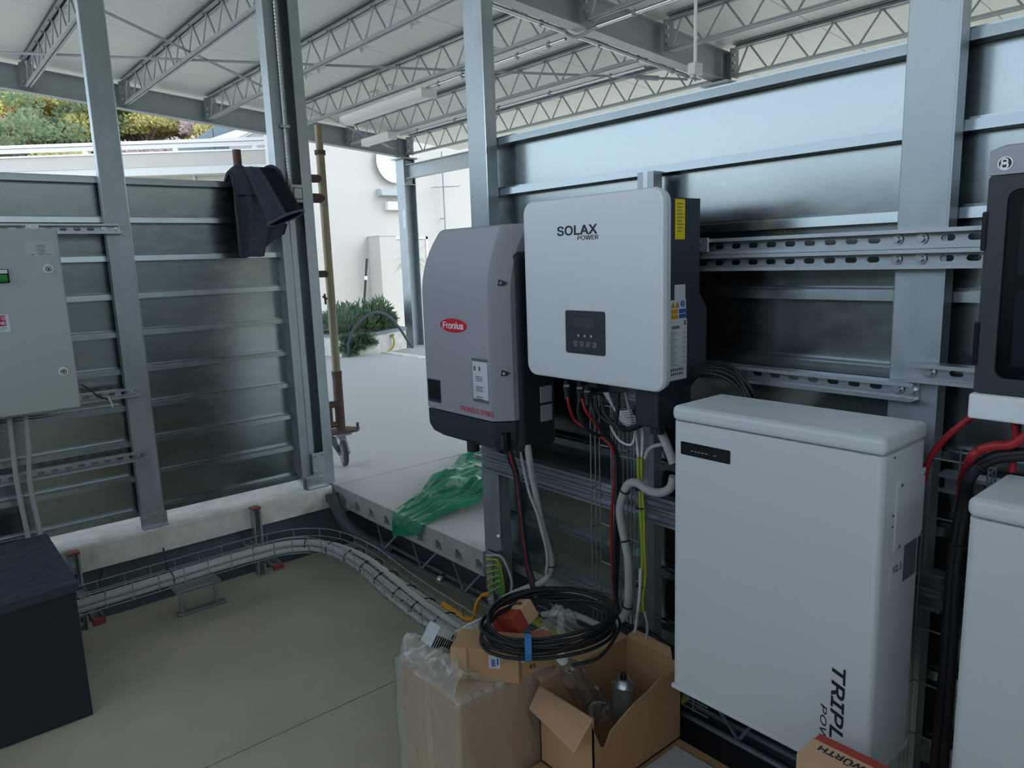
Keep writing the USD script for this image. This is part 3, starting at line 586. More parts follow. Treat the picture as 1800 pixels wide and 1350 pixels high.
for s in np.arange(-58, -12, 3.1):
    for d in np.arange(58, 84, 3.6):
        w = [0.24, 0.24, 0.12, 0.16, 0.14, 0.10] if s < -29 else [0.08, 0.12, 0.05, 0.25, 0.05, 0.45]
        plant(int(rng.choice(6, p=w)), s+rng.normal()*0.9, d+rng.normal()*0.9, 0.7+0.5*rng.random(), rng.random()*6.28)

# ================================================================== objects
A3 = lambda *a: np.array(a, float)
# slotted channels: local s along r, open side outwards
def strut(o, r, u, L, lab, depth=0.041, bolts=(), h=0.0205, group=None):
    t = thing('slotted_channel', lab, 'channel', tuple(o), group)
    n = np.cross(r, u)
    back = sbox(0, -h, L, h)
    for k in range(int((L-0.02)/0.05)):
        c = 0.035+0.05*k
        back = back.difference(LineString([(c-0.007, 0), (c+0.007, 0)]).buffer(0.0065, quad_segs=4))
    put('slotted_web', orient(_ext(back, 0.0025), o, r, u), 'galv_strut', t)
    side = lambda s: orient(_remap(_ext(prof([(s*(h-0.001), 0.002), (s*(h-0.001), depth-0.001), (s*(h-0.0075), depth-0.001), (s*(h-0.0075), depth-0.006)], 0.001), L), [[0, 0, 1], [1, 0, 0], [0, 1, 0]]), o, r, u)
    put('flange', side(1), 'galv_strut', t); put('flange', side(-1), 'galv_strut', t)
    for b in bolts:
        q = A3(*o)+np.array(r)*b
        put('bolt', J(cyl(q+n*0.0026, q+n*0.006, 0.012, 16), cyl(q+n*0.006, q+n*0.014, 0.0075, 6)), 'zinc', t)
    return t
rX, uZ = (0, -1, 0), (0, 0, 1)
strut((1.689, 1.72, 1.532), rX, uZ, 1.60, 'upper slotted channel of the pair behind the white inverter, right end behind breaker box', bolts=(1.035, 1.085))
strut((1.689, 1.72, 1.490), rX, uZ, 1.60, 'lower slotted channel of the pair behind the white inverter', bolts=(1.035, 1.085))
strut((1.689, 1.75, 1.205), rX, uZ, 1.128, 'slotted channel ending on the broad post above the white battery', bolts=(1.085, 1.115))
strut((1.689, 0.637, 1.249), rX, uZ, 0.60, 'short slotted channel starting on the broad post under the breaker box', bolts=(0.035,))
strut((1.689, 2.20, 0.789), rX, uZ, 1.66, 'upper of two stacked slotted channels behind the hanging cables')
strut((1.689, 2.20, 0.746), rX, uZ, 1.66, 'lower of two stacked slotted channels behind the hanging cables')
strut((1.689, 0.56, 1.020), rX, uZ, 0.80, 'slotted channel in the gap between the two white batteries')
rY = (1, 0, 0)
strut((-0.3, 3.529, 1.702), rY, uZ, 1.098, 'slotted channel at the top of the grey enclosure', 0.030, bolts=(1.035, 1.085))
strut((-0.3, 3.529, 0.995), rY, uZ, 1.098, 'slotted channel at the foot of the grey enclosure', 0.030, bolts=(1.07,))
strut((-0.3, 3.529, 0.705), rY, uZ, 1.098, 'lowest slotted channel on the back wall, crossing two grey cables', 0.030, bolts=(1.07,))
for x, lab in ((0.450, 'upright slotted channel with red cap next to the black chest'), (1.235, 'upright slotted channel with red cap midway along the concrete beam')):
    t = strut((x, 3.489, 0.003), (0, 0, 1), (-1, 0, 0), 0.345, lab, 0.041)
    put('end_cap', rb((x-0.023, 3.444, 0.346), (x+0.023, 3.492, 0.356), 0.003, False), 'cap_red', t)
    x = x if x < 1 else 1.168
    put('arm', J(bx((x-0.0205, 3.06, 0.185), (x-0.017, 3.446, 0.206)), bx((x+0.017, 3.06, 0.185), (x+0.0205, 3.446, 0.206)), bx((x-0.0205, 3.06, 0.185), (x+0.0205, 3.446, 0.188))), 'galv_strut', t)
    put('arm_cap', rb((x-0.023, 3.052, 0.180), (x+0.023, 3.066, 0.208), 0.003, False), 'cap_red', t)
t = thing('rail_bracket', 'small steel corner bracket at the left end of the upper channel beside the white inverter', 'bracket', (1.648, 1.16, 1.53))
put('plate', rb((1.641, 1.138, 1.518), (1.648, 1.176, 1.556), 0.002, False), 'galv_strut', t)
for z in (1.546, 1.528): put('bolt', cyl((1.641, 1.165, z), (1.634, 1.165, z), 0.006, 6), 'zinc', t)
t = thing('mounting_hook', 'bright metal lug holding the top of the grey enclosure', 'bracket', (0.44, 3.3, 1.70))
put('plate', rb((0.425, 3.30, 1.668), (0.468, 3.50, 1.672), 0.001, False), 'zinc', t); put('tab', rb((0.425, 3.295, 1.668), (0.468, 3.30, 1.71), 0.001, False), 'zinc', t); put('bolt', cyl((0.446, 3.30, 1.695), (0.446, 3.285, 1.695), 0.009, 6), 'zinc', t)

# ------------------------------------------------------------------ white hybrid inverter
t = thing('inverter', 'white square inverter with black control panel and dark body, second from the left', 'inverter', (1.5, 1.36, 1.18))
prof_s = Polygon([(1.45, 1.215), (1.655, 1.185), (1.655, 1.375), (1.622, 1.415), (1.622, 1.655), (1.45, 1.655)])
put('body', ext_y(prof_s, 1.150, 1.585), 'anthracite', t)
def cover(y0, y1, z0, z1, xf, xb, r, bev):
    out = []
    for x, ins in ((xb, 0.004), (xf+bev, 0), (xf+bev*0.3, bev*0.3), (xf, bev)):
        g = rrect(y0+ins, z0+ins, y1-ins, z1-ins, r-ins*0.6, 8); c = np.array(g.exterior.coords)
        out.append(np.column_stack([np.full(len(c), x), c]))
    return hull(np.vstack(out))
put('front_cover', cover(1.113, 1.622, 1.176, 1.678, 1.425, 1.458, 0.036, 0.012), 'white_paint', t, 30)
panel = put('control_panel', slab_on((1.4252, 1.377, 1.315), **FX, x0=-0.074, y0=-0.059, x1=0.074, y1=0.059, d=0.0015, rad=0.007), 'dark_plastic', t)
put('screen', slab_on((1.4238, 1.377, 1.315), **FX, x0=-0.042, y0=0.012, x1=0.036, y1=0.040, d=0.0006), 'lcd', panel)
for k in range(3): put('indicator_icon', slab_on((1.4238, 1.377, 1.315), **FX, x0=-0.028+0.024*k, y0=-0.012, x1=-0.022+0.024*k, y1=-0.006, d=0.0005), 'label_grey', panel)
for k, ch in enumerate(('ↄ', 'ʌ', 'v', 'c')):
    cx = -0.036+0.0235*k; ring = Point(cx, -0.032).buffer(0.0075).difference(Point(cx, -0.032).buffer(0.0066)).difference(sbox(cx-0.01, -0.0335, cx+0.01, -0.0305))
    put('button', orient(J(_ext(ring, 0.0005), _ext(LineString({0: [(cx+0.002, -0.029), (cx-0.002, -0.032), (cx+0.002, -0.035)], 1: [(cx-0.003, -0.034), (cx, -0.030), (cx+0.003, -0.034)], 2: [(cx-0.003, -0.030), (cx, -0.034), (cx+0.003, -0.030)], 3: [(cx+0.003, -0.029), (cx+0.003, -0.034), (cx-0.003, -0.034)]}[k]).buffer(0.0005), 0.0005)), (1.4238, 1.377, 1.315), **FX), 'label_grey', panel)
put('lettering', txt('SOLAX', 0.0235, (1.4248, 1.402, 1.589), **FX, bold=True, wide=1.40), 'logo_black', t)
put('lettering', txt('POWER', 0.0115, (1.4248, 1.361, 1.568), **FX, wide=1.35), 'logo_black', t)
oY = (0, 1.1498, 0)
def side(x0, z0, x1, z1, m_, n_='label', d=0.0008): return put(n_, slab_on(oY, **FY, x0=x0, y0=z0, x1=x1, y1=z1, d=d), m_, t)
side(1.517, 1.553, 1.557, 1.652, 'label_yellow')
put('small_print', orient(J([_ext(sbox(1.526, 1.640-0.0085*k, 1.551-0.004*(k % 3), 1.642-0.0085*k), 0.0003) for k in range(9)]), (0, 1.1489, 0), **FY), 'print', t, kind='stuff')
side(1.516, 1.398, 1.560, 1.440, 'label_white')
side(1.498, 1.350, 1.563, 1.402, 'label_white', d=0.0012)
for k in range(2):
    tri = Polygon([(1.500+0.018*k, 1.382), (1.517+0.018*k, 1.382), (1.5085+0.018*k, 1.399)])
    put('warning_triangle', orient(_ext(tri, 0.0004), (0, 1.1485, 0), **FY), 'label_orange', t)
    put('warning_mark', orient(_ext(sbox(1.5078+0.018*k, 1.3845, 1.5092+0.018*k, 1.394), 0.0003), (0, 1.148, 0), **FY), 'logo_black', t)
    side(1.502, 1.354+0.013*k, 1.530, 1.365+0.013*k, 'label_orange', 'warning_panel', 0.0016); side(1.534, 1.354+0.013*k, 1.561, 1.365+0.013*k, 'label_blue', 'notice_panel', 0.0016)
put('notice_disc', orient(_ext(Point(1.5485, 1.391).buffer(0.0085), 0.0004), (0, 1.1485, 0), **FY), 'label_blue', t)
put('notice_mark', orient(_ext(unary_union([sbox(1.5475, 1.389, 1.5495, 1.397), Point(1.5485, 1.386).buffer(0.0012)]), 0.0003), (0, 1.148, 0), **FY), 'logo_white', t)
side(1.4885, 1.195, 1.568, 1.351, 'label_white', 'rating_plate')
put('small_print', orient(J([_ext(sbox(1.492, 1.322-0.0042*k, 1.512+0.005*((k*7) % 4), 1.3232-0.0042*k), 0.0003) for k in range(22)]+[_ext(sbox(1.547+0.003*((k*5) % 3), 1.322-0.0042*k, 1.564, 1.3232-0.0042*k), 0.0003) for k in range(22) if k % 3]+[_ext(sbox(1.500+0.009*k, 1.208+0.011*j, 1.506+0.009*k, 1.215+0.011*j), 0.0003) for k in range(6) for j in range(2)]+[_ext(sbox(1.505+0.004*k, 1.328, 1.508+0.004*k, 1.336), 0.0003) for k in range(8)]), (0, 1.1489, 0), **FY), 'print', t, kind='stuff')
put('plate_emblem', txt('X', 0.011, (1.559, 1.1489, 1.342), **FY, bold=True), 'logo_black', t)
put('terminal_box', rb((1.455, 1.155, 1.075), (1.60, 1.232, 1.20), 0.008), 'black_plastic', t, 40)
put('gland', cyl((1.505, 1.195, 1.05), (1.505, 1.195, 1.08), 0.020, 12), 'black_plastic', t)
put('gland', cyl((1.56, 1.20, 1.055), (1.56, 1.20, 1.08), 0.016, 12), 'black_plastic', t)
for i, (u, v) in enumerate(((996, 684), (1019, 688), (1032, 694))):
    q = PX(u, v, 1.50); put('cable_gland', J(cyl(q-(0, 0, 0.03), q+(0, 0, 0.03), 0.0075, 10), cyl(q-(0, 0, 0.004), q+(0, 0, 0.006), 0.010, 6)), 'black_plastic', t); put('gland_nut', cyl(q+(0, 0, 0.008), q+(0, 0, 0.014), 0.0095, 6), 'zinc', t)
put('plug', rb((1.49, 1.40, 1.150), (1.54, 1.435, 1.21), 0.004), 'black_plastic', t)

# ------------------------------------------------------------------ grey inverter
t = thing('inverter', 'grey curved inverter with red oval badge and dark lower part, leftmost on the wall', 'inverter', (1.55, 1.97, 0.88))
put('rear_housing', rb((1.50, 1.745, 0.888), (1.668, 2.205, 1.545), 0.028), 'black_plastic', t, 40)
rows = []
zz = np.concatenate([[1.003, 1.02, 1.30, 1.40], np.linspace(1.43, 1.605, 8), [1.622, 1.628]])
for z in zz:
    k = max(0, (z-1.40)/0.225); xf = 1.43+0.075*k**2.0+(0.012 if z > 1.625 else 0)
    c = xf+0.055; w = 0.012*k**3
    rows.append([(1.60, 1.757, z), (c, 1.757+w*0.4, z-0.02*k**4), (xf+0.010, 1.792+w*0.4, z), (xf, 1.806+w, z), (xf, 2.172-w*2, z), (xf+0.008, 2.180-w*2, z), (c, 2.206-w, z-0.02*k**4), (1.60, 2.206, z)])
R = np.array(rows); nz, nc = R.shape[:2]
i, j = np.meshgrid(np.arange(nz-1), np.arange(nc-1), indexing='ij'); q = np.stack([i*nc+j, i*nc+j+1, (i+1)*nc+j+1, (i+1)*nc+j], -1).reshape(-1, 4)
top = [(nz-1)*nc+a for a in range(nc)]; bot = list(range(nc))
f = np.vstack([q[:, [0, 1, 2]], q[:, [0, 2, 3]], [[top[0], top[a], top[a+1]] for a in range(1, nc-1)], [[bot[0], bot[a+1], bot[a]] for a in range(1, nc-1)]])
cv = trimesh.Trimesh(R.reshape(-1, 3), f, process=False); cv.fix_normals()
put('front_cover', cv, 'grey_cover', t, 22)
put('cover_rim', bx((1.52, 1.7515, 1.004), (1.60, 1.7565, 1.50)), 'dark_plastic', t)
pts = []
for x, z, ins in ((1.433, 0.998, 0), (1.433, 0.945, 0.002), (1.440, 0.918, 0.018), (1.465, 0.898, 0.045), (1.50, 0.885, 0.07)): pts += [(x, 1.80+ins*0.6, z), (x, 2.174-ins, z), (x+0.055, 1.757+ins*0.6, z), (x+0.055, 2.206-ins, z), (1.62, 1.757+ins*0.5, z), (1.62, 2.203-ins, z)]
put('connection_cover', hull(pts), 'anthracite', t, 25)
put('latch_recess', rb((1.452, 1.765, 0.905), (1.476, 1.795, 0.965), 0.004), 'gloss_black', t); put('latch', rb((1.446, 1.772, 0.912), (1.470, 1.790, 0.958), 0.004), 'dark_plastic', t)
for (x, y) in ((1.485, 1.985), (1.57, 1.80)): put('gland', cyl((x, y, 0.862), (x, y, 0.90), 0.022, 14), 'black_plastic', t)
for z in (1.446, 1.160):
    nrm = A3(-0.035, -0.043, 0)/0.0554; r_ = A3(nrm[1], -nrm[0], 0); o = A3(1.4612, 1.7742, z)
    put('screw_recess', orient(_ext(Polygon([(-0.02, 0.001), (0.006, 0.0115), (0.010, -0.009), (-0.012, -0.008)]), 0.0012), o+nrm*0.002, r_, uZ), 'dark_plastic', t); put('screw', cyl(o+nrm*0.002, o+nrm*0.006, 0.0045, 8), 'zinc', t)
dsp = put('display', slab_on((1.4298, 2.126, 1.0675), **FX, x0=-0.039, y0=-0.041, x1=0.039, y1=0.041, d=0.001, rad=0.004), 'dark_plastic', t); put('display_glass', slab_on((1.4286, 2.126, 1.0675), **FX, x0=-0.034, y0=-0.030, x1=0.034, y1=0.037, d=0.0006, rad=0.003), 'gloss_black', dsp)
ov = affinity.scale(Point(0, 0).buffer(1, quad_segs=16), 0.0755, 0.0235)
bdg = put('badge', orient(_ext(ov, 0.0012), (1.4298, 1.993, 1.305), **FX), 'logo_red', t)
put('badge_lettering', txt('Fronius', 0.021, (1.4284, 1.993, 1.305), **FX, bold=True, wide=1.18, slant=0.12), 'logo_white', bdg)
put('lettering', txt('FRONIUS SYMO', 0.017, (1.4297, 1.884, 1.026), **FX, wide=0.98), 'logo_red', t)
lb = sheet(lambda s, u_: np.stack([1.4292-0.0022*np.sin(3.1*s)*np.sin(math.pi*u_)-0.0008, 1.894-0.078*s, 1.060+0.142*u_], -1), 6, 8, 0.0004, (-1, 0, 0))
stk = put('sticker', lb, 'label_white', t)
for z in (1.0605, 1.195): put('sticker_band', slab_on((1.4266, 1.855, z), **FX, x0=-0.040, y0=0, x1=0.040, y1=0.009, d=0.0005), 'print', stk)
put('small_print', orient(J([_ext(sbox(-0.022, 0.083-0.0065*k-0.014*(k//3), 0.012+0.004*(k % 2), 0.0855-0.0065*k-0.014*(k//3)), 0.0003) for k in range(9)]+[_ext(sbox(-0.03+0.026*k, 0.104, -0.022+0.026*k, 0.118), 0.0003) for k in range(2)]), (1.4255, 1.855, 1.06), **FX), 'print', t, kind='stuff')
for z0 in (1.046, 0.983): put('vent_panel', rb((1.588, 1.742, z0), (1.640, 1.747, z0+0.055), 0.002, False), 'grey_cover', t)

# ------------------------------------------------------------------ batteries
def battery(lab, y1, ztop, y0, z0, words):
    t = thing('battery', lab, 'battery', (1.42, (y0+y1)/2, z0))
    b = hull(np.vstack([np.column_stack([np.array(rrect(1.331, y0+0.001, 1.52, y1-0.001, 0.014, 6).exterior.coords), np.full(len(rrect(1.331, y0+0.001, 1.52, y1-0.001, 0.014, 6).exterior.coords), z)]) for z in (z0+0.012, ztop-0.0365)]))
    put('case', b, 'white_paint', t, 30)
    put('base_tray', rb((1.328, y0-0.001, z0), (1.522, y1+0.001, z0+0.0115), 0.004), 'white_paint', t, 30)
    put('lid', rb((1.327, y0-0.0015, ztop-0.035), (1.522, y1+0.0015, ztop), 0.013), 'white_paint', t, 30)
    put('back_plate', bx((1.52, y0+0.02, z0+0.02), (1.535, y1-0.02, ztop-0.04)), 'white_paint', t)
    for z in (z0+0.15, ztop-0.2): put('wall_bracket', bx((1.535, y0+0.06, z-0.03), (1.648, y1-0.06, z)), 'galv_dark', t)
    if words:
        ip = put('indicator_panel', slab_on((1.3312, 0.925, 1.082), **FX, x0=-0.0645, y0=-0.015, x1=0.0645, y1=0.015, d=0.0012, rad=0.003), 'gloss_black', t)
        for k in range(6): put('indicator', slab_on((1.3301, 0.925, 1.082), **FX, x0=-0.037+0.0095*k+(0.013 if k == 5 else 0), y0=-0.004, x1=-0.031+0.0095*k+(0.013 if k == 5 else 0), y1=-0.0025, d=0.0004), 'label_grey', ip)
        rT, uT = (0, 0, -1), (0, -1, 0)
        put('lettering', txt('TRIPLE', 0.0255, (1.3309, 0.607, 0.606), rT, uT, bold=True, wide=1.64, slant=0.2), 'logo_black', t)
        put('lettering', txt('POWER', 0.0125, (1.3309, 0.634, 0.545), rT, uT, wide=2.0, slant=0.2), 'logo_black', t)
        put('side_panel', slab_on((0, y0+0.0008, 0), **FY, x0=1.390, y0=0.945, x1=1.5185, y1=1.085, d=0.0022), 'white_paint', t)
        for x, z in ((1.402, 1.075), (1.405, 0.953), (1.509, 0.953), (1.509, 1.075)): put('screw', cyl((x, y0-0.001, z), (x, y0-0.0045, z), 0.0035, 8), 'zinc', t)
        for x, z in ((1.372, 1.134), (1.379, 1.02), (1.379, 0.998)): put('screw_hole', cyl((x, y0, z), (x, y0-0.0012, z), 0.0018, 6), 'logo_black', t)
        vl = put('version_label', slab_on((0, y0+0.0006, 0), **FY, x0=1.378, y0=0.862, x1=1.438, y1=0.928, d=0.0008), 'label_white', t); put('version_lettering', txt('V2.1', 0.014, (1.410, y0-0.0004, 0.907), **FY), 'print', vl)
        put('rating_plate', slab_on((0, y0+0.0006, 0), **FY, x0=1.442, y0=0.868, x1=1.500, y1=0.945, d=0.0008), 'print', t)
    return t
battery('white upright battery cabinet with dark slanted lettering in the middle right', 1.013, 1.178, 0.541, 0.473, True)
battery('white battery cabinet cut by the right edge of the picture', 0.404, 1.102, -0.068, 0.397, False)

# ------------------------------------------------------------------ breaker enclosure at the right
t = thing('breaker_enclosure', 'grey breaker enclosure with smoked door and white foot at the right edge', 'enclosure', (1.56, 0.26, 1.205))
put('box', rb((1.50, 0.062, 1.206), (1.648, 0.452, 1.68), 0.008), 'dark_plastic', t, 40)
put('top_cover', hull(np.vstack([np.column_stack([np.full(2, x), (0.06, 0.452-i_), np.full(2, z)]) for x, z, i_ in ((1.466, 1.632, 0), (1.466, 1.672, 0.0), (1.470, 1.678, 0.012), (1.51, 1.685, 0.012), (1.51, 1.632, 0))])), 'grey_cover', t, 30)
put('foot_cover', rb((1.462, 0.06, 1.206), (1.51, 0.457, 1.2525), 0.006), 'white_plastic', t, 40)
fr = rrect(-0.452, 1.254, -0.062, 1.631, 0.006).difference(rrect(-0.422, 1.282, -0.092, 1.607, 0.018))
put('door_frame', orient(_ext(fr, 0.030), (1.50, 0, 0), **FX), 'anthracite', t)
put('door_glass', slab_on((1.478, 0, 0), **FX, x0=-0.424, y0=1.280, x1=-0.090, y1=1.609, d=0.003, rad=0.018), 'smoked', t)
for z0 in (1.30, 1.46): put('module_cover', rb((1.486, 0.10, z0), (1.502, 0.405, z0+0.135), 0.006), 'grey_panel', t, 40); put('breaker_row', rb((1.482, 0.11, z0+0.045), (1.490, 0.375, z0+0.09), 0.003), 'grey_cover', t)
for z0, z1 in ((1.505, 1.572), (1.302, 1.382)): put('hinge', rb((1.468, 0.448, z0), (1.492, 0.458, z1), 0.003), 'gloss_black', t)
put('emblem', orient(J(_ext(Point(0, 0).buffer(0.0115).difference(Point(0, 0).buffer(0.0095)), 0.0012), _ext(unary_union([Point(-0.001, 0.0032).buffer(0.0055).difference(Point(-0.001, 0.0032).buffer(0.003)), Point(-0.001, -0.0036).buffer(0.0062).difference(Point(-0.001, -0.0036).buffer(0.0034))]), 0.0012)), (1.4662, 0.428, 1.650), **FX), 'logo_white', t)
put('emblem_disc', orient(_ext(Point(0, 0).buffer(0.0118), 0.0004), (1.4662, 0.428, 1.650), **FX), 'gloss_black', t)

# ------------------------------------------------------------------ grey enclosure at the left
t = thing('control_cabinet', 'pale grey electric cabinet with green switch at the left edge', 'cabinet', (0.27, 3.38, 1.0))
put('case', rb((0.03, 3.268, 1.012), (0.508, 3.495, 1.68), 0.006), 'cabinet_grey', t, 40)
put('door', rb((0.018, 3.25, 1.002), (0.519, 3.270, 1.690), 0.007), 'cabinet_grey', t, 30)
o = (0, 3.2502, 0)
put('rating_plate', slab_on(o, **FY, x0=0.408, y0=1.588, x1=0.501, y1=1.643, d=0.0008), 'label_grey', t)
put('small_print', orient(J([_ext(sbox(0.442+0.003*(k % 3), 1.627-0.0048*k, 0.474-0.004*(k % 2), 1.6286-0.0048*k), 0.0003) for k in range(7)]+[_ext(sbox(0.424+0.026*k, 1.593, 0.436+0.026*k, 1.5955), 0.0003) for k in range(3)]), (0, 3.2493, 0), **FY), 'print', t, kind='stuff')
for x, z, up in ((0.473, 1.540, 1), (0.476, 1.149, -1)):
    put('lock', J(lathe([(0.0001, 0), (0.0175, 0), (0.016, 0.004), (0.0115, 0.005), (0.010, 0.0035), (0.0001, 0.0035)], 20)).apply_transform(np.array([[1, 0, 0, x], [0, 0, -1, 3.25], [0, 1, 0, z], [0, 0, 0, 1.0]])), 'light_plastic', t, 40)
    put('lock_key', orient(_ext(Polygon([(-0.005, -0.004*up), (0.005, -0.004*up), (0, 0.006*up)]), 0.001), (x, 3.246, z), **FY), 'logo_black', t); put('lock_ring', orient(_ext(Point(0, 0).buffer(0.0098).difference(Point(0, 0).buffer(0.0078)), 0.001), (x, 3.2465, z), **FY), 'logo_black', t)
put('switch_frame', rb((0.296, 3.244, 1.494), (0.347, 3.2505, 1.545), 0.003), 'gloss_black', t); put('switch_button', rb((0.302, 3.232, 1.498), (0.341, 3.246, 1.525), 0.007), 'switch_green', t, 40); put('switch_label', slab_on((0, 3.2442, 0), **FY, x0=0.300, y0=1.529, x1=0.343, y1=1.543, d=0.0008), 'label_white', t)
put('sticker', slab_on(o, **FY, x0=0.22, y0=1.318, x1=0.327, y1=1.381, d=0.0008), 'label_white', t); put('sticker_field', slab_on((0, 3.2493, 0), **FY, x0=0.225, y0=1.339, x1=0.316, y1=1.377, d=0.0004), 'label_magenta', t)
put('sticker_lettering', J(txt('TO', 0.011, (0.3045, 3.2488, 1.367), **FY, bold=True), txt('NE', 0.011, (0.3045, 3.2488, 1.350), **FY, bold=True)), 'logo_white', t)
put('small_print', orient(J([_ext(sbox(0.24, 1.331-0.006*k, 0.32-0.01*k, 1.3325-0.006*k), 0.0003) for k in range(2)]), (0, 3.2493, 0), **FY), 'print', t, kind='stuff')
for x in (0.293, 0.345, 0.40, 0.44): put('gland', cyl((x, 3.37, 0.995), (x, 3.37, 1.015), 0.011, 10), 'light_plastic', t)
for x, dx, lab in ((0.293, 0.0, 'left of two light grey cables dropping from the cabinet'), (0.345, -0.01, 'right of two light grey cables dropping from the cabinet')):
    put('cable', cab([(x, 3.37, 1.01), (x-0.003, 3.385, 0.85), (x-0.004+dx, 3.41, 0.70), (x+0.005+dx, 3.425, 0.50), (x+0.01+dx, 3.40, 0.33)], 0.0095), 'cable_grey', smooth=True, label=lab, cat='cable', group='grey cables below the cabinet')
put('cable_tie', cab([PY(143, 676, 3.44), PY(160, 687, 3.45), PY(175, 698, 3.46), PY(192, 702, 3.47)], 0.003, 5), 'cable_black', label='loose black tie on the channel under the cabinet', cat='cable tie')
put('wire_end', cab([PY(190, 697, 3.47), PY(193, 704, 3.46), PY(195, 706, 3.455), PY(198, 716, 3.45)], 0.004, 6), 'cable_white', label='short white wire end on the channel under the cabinet', cat='wire')

# ------------------------------------------------------------------ black chest at the lower left
t = thing('black_chest', 'black box covered with wrinkled film in the lower left corner', 'chest', (0.1, 3.05, 0))
put('body', rb((-0.35, 2.74, 0.002), (0.347, 3.33, 0.462), 0.004), 'black_board', t, 30)
def ctop(s, u_):
    x = -0.36+0.716*s; y = 2.725+0.63*u_; z = 0.470+0.026*np.clip(s*1.0, 0, 1)+0.004*(meshkit.fbm(np.stack([x*9, y*26, 0*x], -1), 4)-0.5)
    return np.stack([x, y, z], -1)
put('film_cover', sheet(ctop, 60, 70, -0.03, (0, 0, 1)), 'black_film', t, 30)

# ------------------------------------------------------------------ trays of welded wire
def tray(name, lab, path, W, Hh, normal, pitch=0.1, r=0.0022, nl=4, sides=True):
    t = thing(name, lab, 'cable tray', tuple(path[0]))
    p = spline(path, 12) if len(path) > 2 else np.linspace(path[0], path[1], 24)
    T = np.gradient(p, axis=0); T /= np.linalg.norm(T, axis=1, keepdims=True)
    N = np.broadcast_to(np.asarray(normal, float), p.shape); S = np.cross(T, N); S /= np.linalg.norm(S, axis=1, keepdims=True)
    for k in range(nl): put('long_wire', tube(p+S*(W*(k/(nl-1)-0.5)), r, 6), 'wire_steel', t, True)
    for s in (-0.5, 0.5):
        for hh in ((0.5, 1.0) if Hh > 0.03 else (1.0,)): put('long_wire', tube(p+S*W*s+N*Hh*hh, r, 6), 'wire_steel', t, True)
    L = np.concatenate([[0], np.cumsum(np.linalg.norm(np.diff(p, axis=0), axis=1))])
    for d in np.arange(0.03, L[-1], pitch):
        c = np.array([np.interp(d, L, p[:, a]) for a in range(3)]); s = np.array([np.interp(d, L, S[:, a]) for a in range(3)]); n = N[0]
        put('cross_wire', tube([c-s*W/2+n*Hh, c-s*W/2-n*0.003, c+s*W/2-n*0.003, c+s*W/2+n*Hh], r, 6), 'wire_steel', t)
    return t
TP = [(0.36, 3.175, 0.213), (0.75, 3.185, 0.213), (1.12, 3.19, 0.213), (1.30, 3.15, 0.213), (1.40, 3.02, 0.213), (1.425, 2.75, 0.213), (1.39, 2.40, 0.213), (1.37, 2.10, 0.213), (1.365, 1.78, 0.213), (1.40, 1.45, 0.213)]
tray('cable_tray', 'wire cable tray low along the concrete beam, bending to the slab edge', TP, 0.115, 0.075, (0, 0, 1))
tray('cable_tray', 'wire cable tray running low along the metal wall behind the boxes', [(1.648, 1.98, 0.215), (1.648, 1.10, 0.215)], 0.075, 0.06, (0, 0, 1))
tray('cable_tray', 'end of a wire cable tray at the floor between the batteries', [(1.648, 0.53, 0.215), (1.648, 0.2, 0.215)], 0.075, 0.06, (0, 0, 1))
tray('cable_tray', 'upright wire cable tray carrying red and black cables', [(1.645, 1.478, 1.09), (1.645, 1.478, 0.30)], 0.115, 0.04, (-1, 0, 0), 0.13, nl=3)
tray('cable_tray', 'upright wire cable tray carrying yellow and green wires, right of the red cables', [(1.645, 1.405, 1.07), (1.645, 1.405, 0.24)], 0.09, 0.04, (-1, 0, 0), 0.13, nl=3)
tray('cable_tray', 'upright wire cable tray in the gap between the white batteries', [(1.645, 0.520, 1.10), (1.645, 0.520, 0.24)], 0.13, 0.045, (-1, 0, 0), 0.13, nl=3)
t = thing('tray_stand', 'low grey tray support standing on the floor under the cable tray', 'stand', (0.88, 3.2, 0))
put('top_plate', rb((0.785, 3.285, 0.106), (0.985, 3.385, 0.118), 0.004), 'galv_dark', t)
for x in (0.81, 0.96): put('leg', cyl((x, 3.30, 0.0), (x, 3.30, 0.108), 0.009, 8), 'galv_strut', t)
put('foot', rb((0.785, 3.28, 0.001), (1.0, 3.32, 0.012), 0.003, False), 'galv_dark', t)
tp = spline(TP, 12)
for k, (dx, dz, r_, lab) in enumerate(((-0.040, 0.014, 0.0125, 'outermost'), (-0.018, 0.013, 0.0125, 'second from outside'), (0.004, 0.0125, 0.0125, 'middle'), (0.026, 0.012, 0.011, 'inner'), (-0.029, 0.036, 0.0125, 'upper outer'), (-0.006, 0.035, 0.0115, 'upper inner'))):
    T = np.gradient(tp, axis=0); T /= np.linalg.norm(T, axis=1, keepdims=True); S = np.cross(T, (0, 0, 1.0)); wob = 0.006*np.sin(np.arange(len(tp))*0.14+k)
    b = np.clip((np.arange(len(tp))-45)/20, 0, 1)*0.02*(k % 2)
    put('cable', tube(tp-S*(dx+wob)[:, None]+np.stack([0*b, 0*b, dz+b], 1), r_, 10), 'cable_grey', smooth=True, label=f'light grey cable in the low wire tray, {lab} of the bundle', cat='cable', group='grey cables in the low tray')
for k, i_ in enumerate((12, 40, 50, 57, 63, 68, 74, 80, 86)):
    c = tp[i_]; T = tp[i_+1]-tp[i_-1]; T /= np.linalg.norm(T); S = np.cross(T, (0, 0, 1.0))
    put('cable_tie', tube([c+S*0.053*math.cos(a)+A3(0, 0, 0.026+0.029*math.sin(a)) for a in np.linspace(0, 2*math.pi, 15)[:-1]], 0.0028, 5, closed=True), 'cable_black', label='black tie round the grey cables of the low tray', cat='cable tie', group='black ties along the low tray')
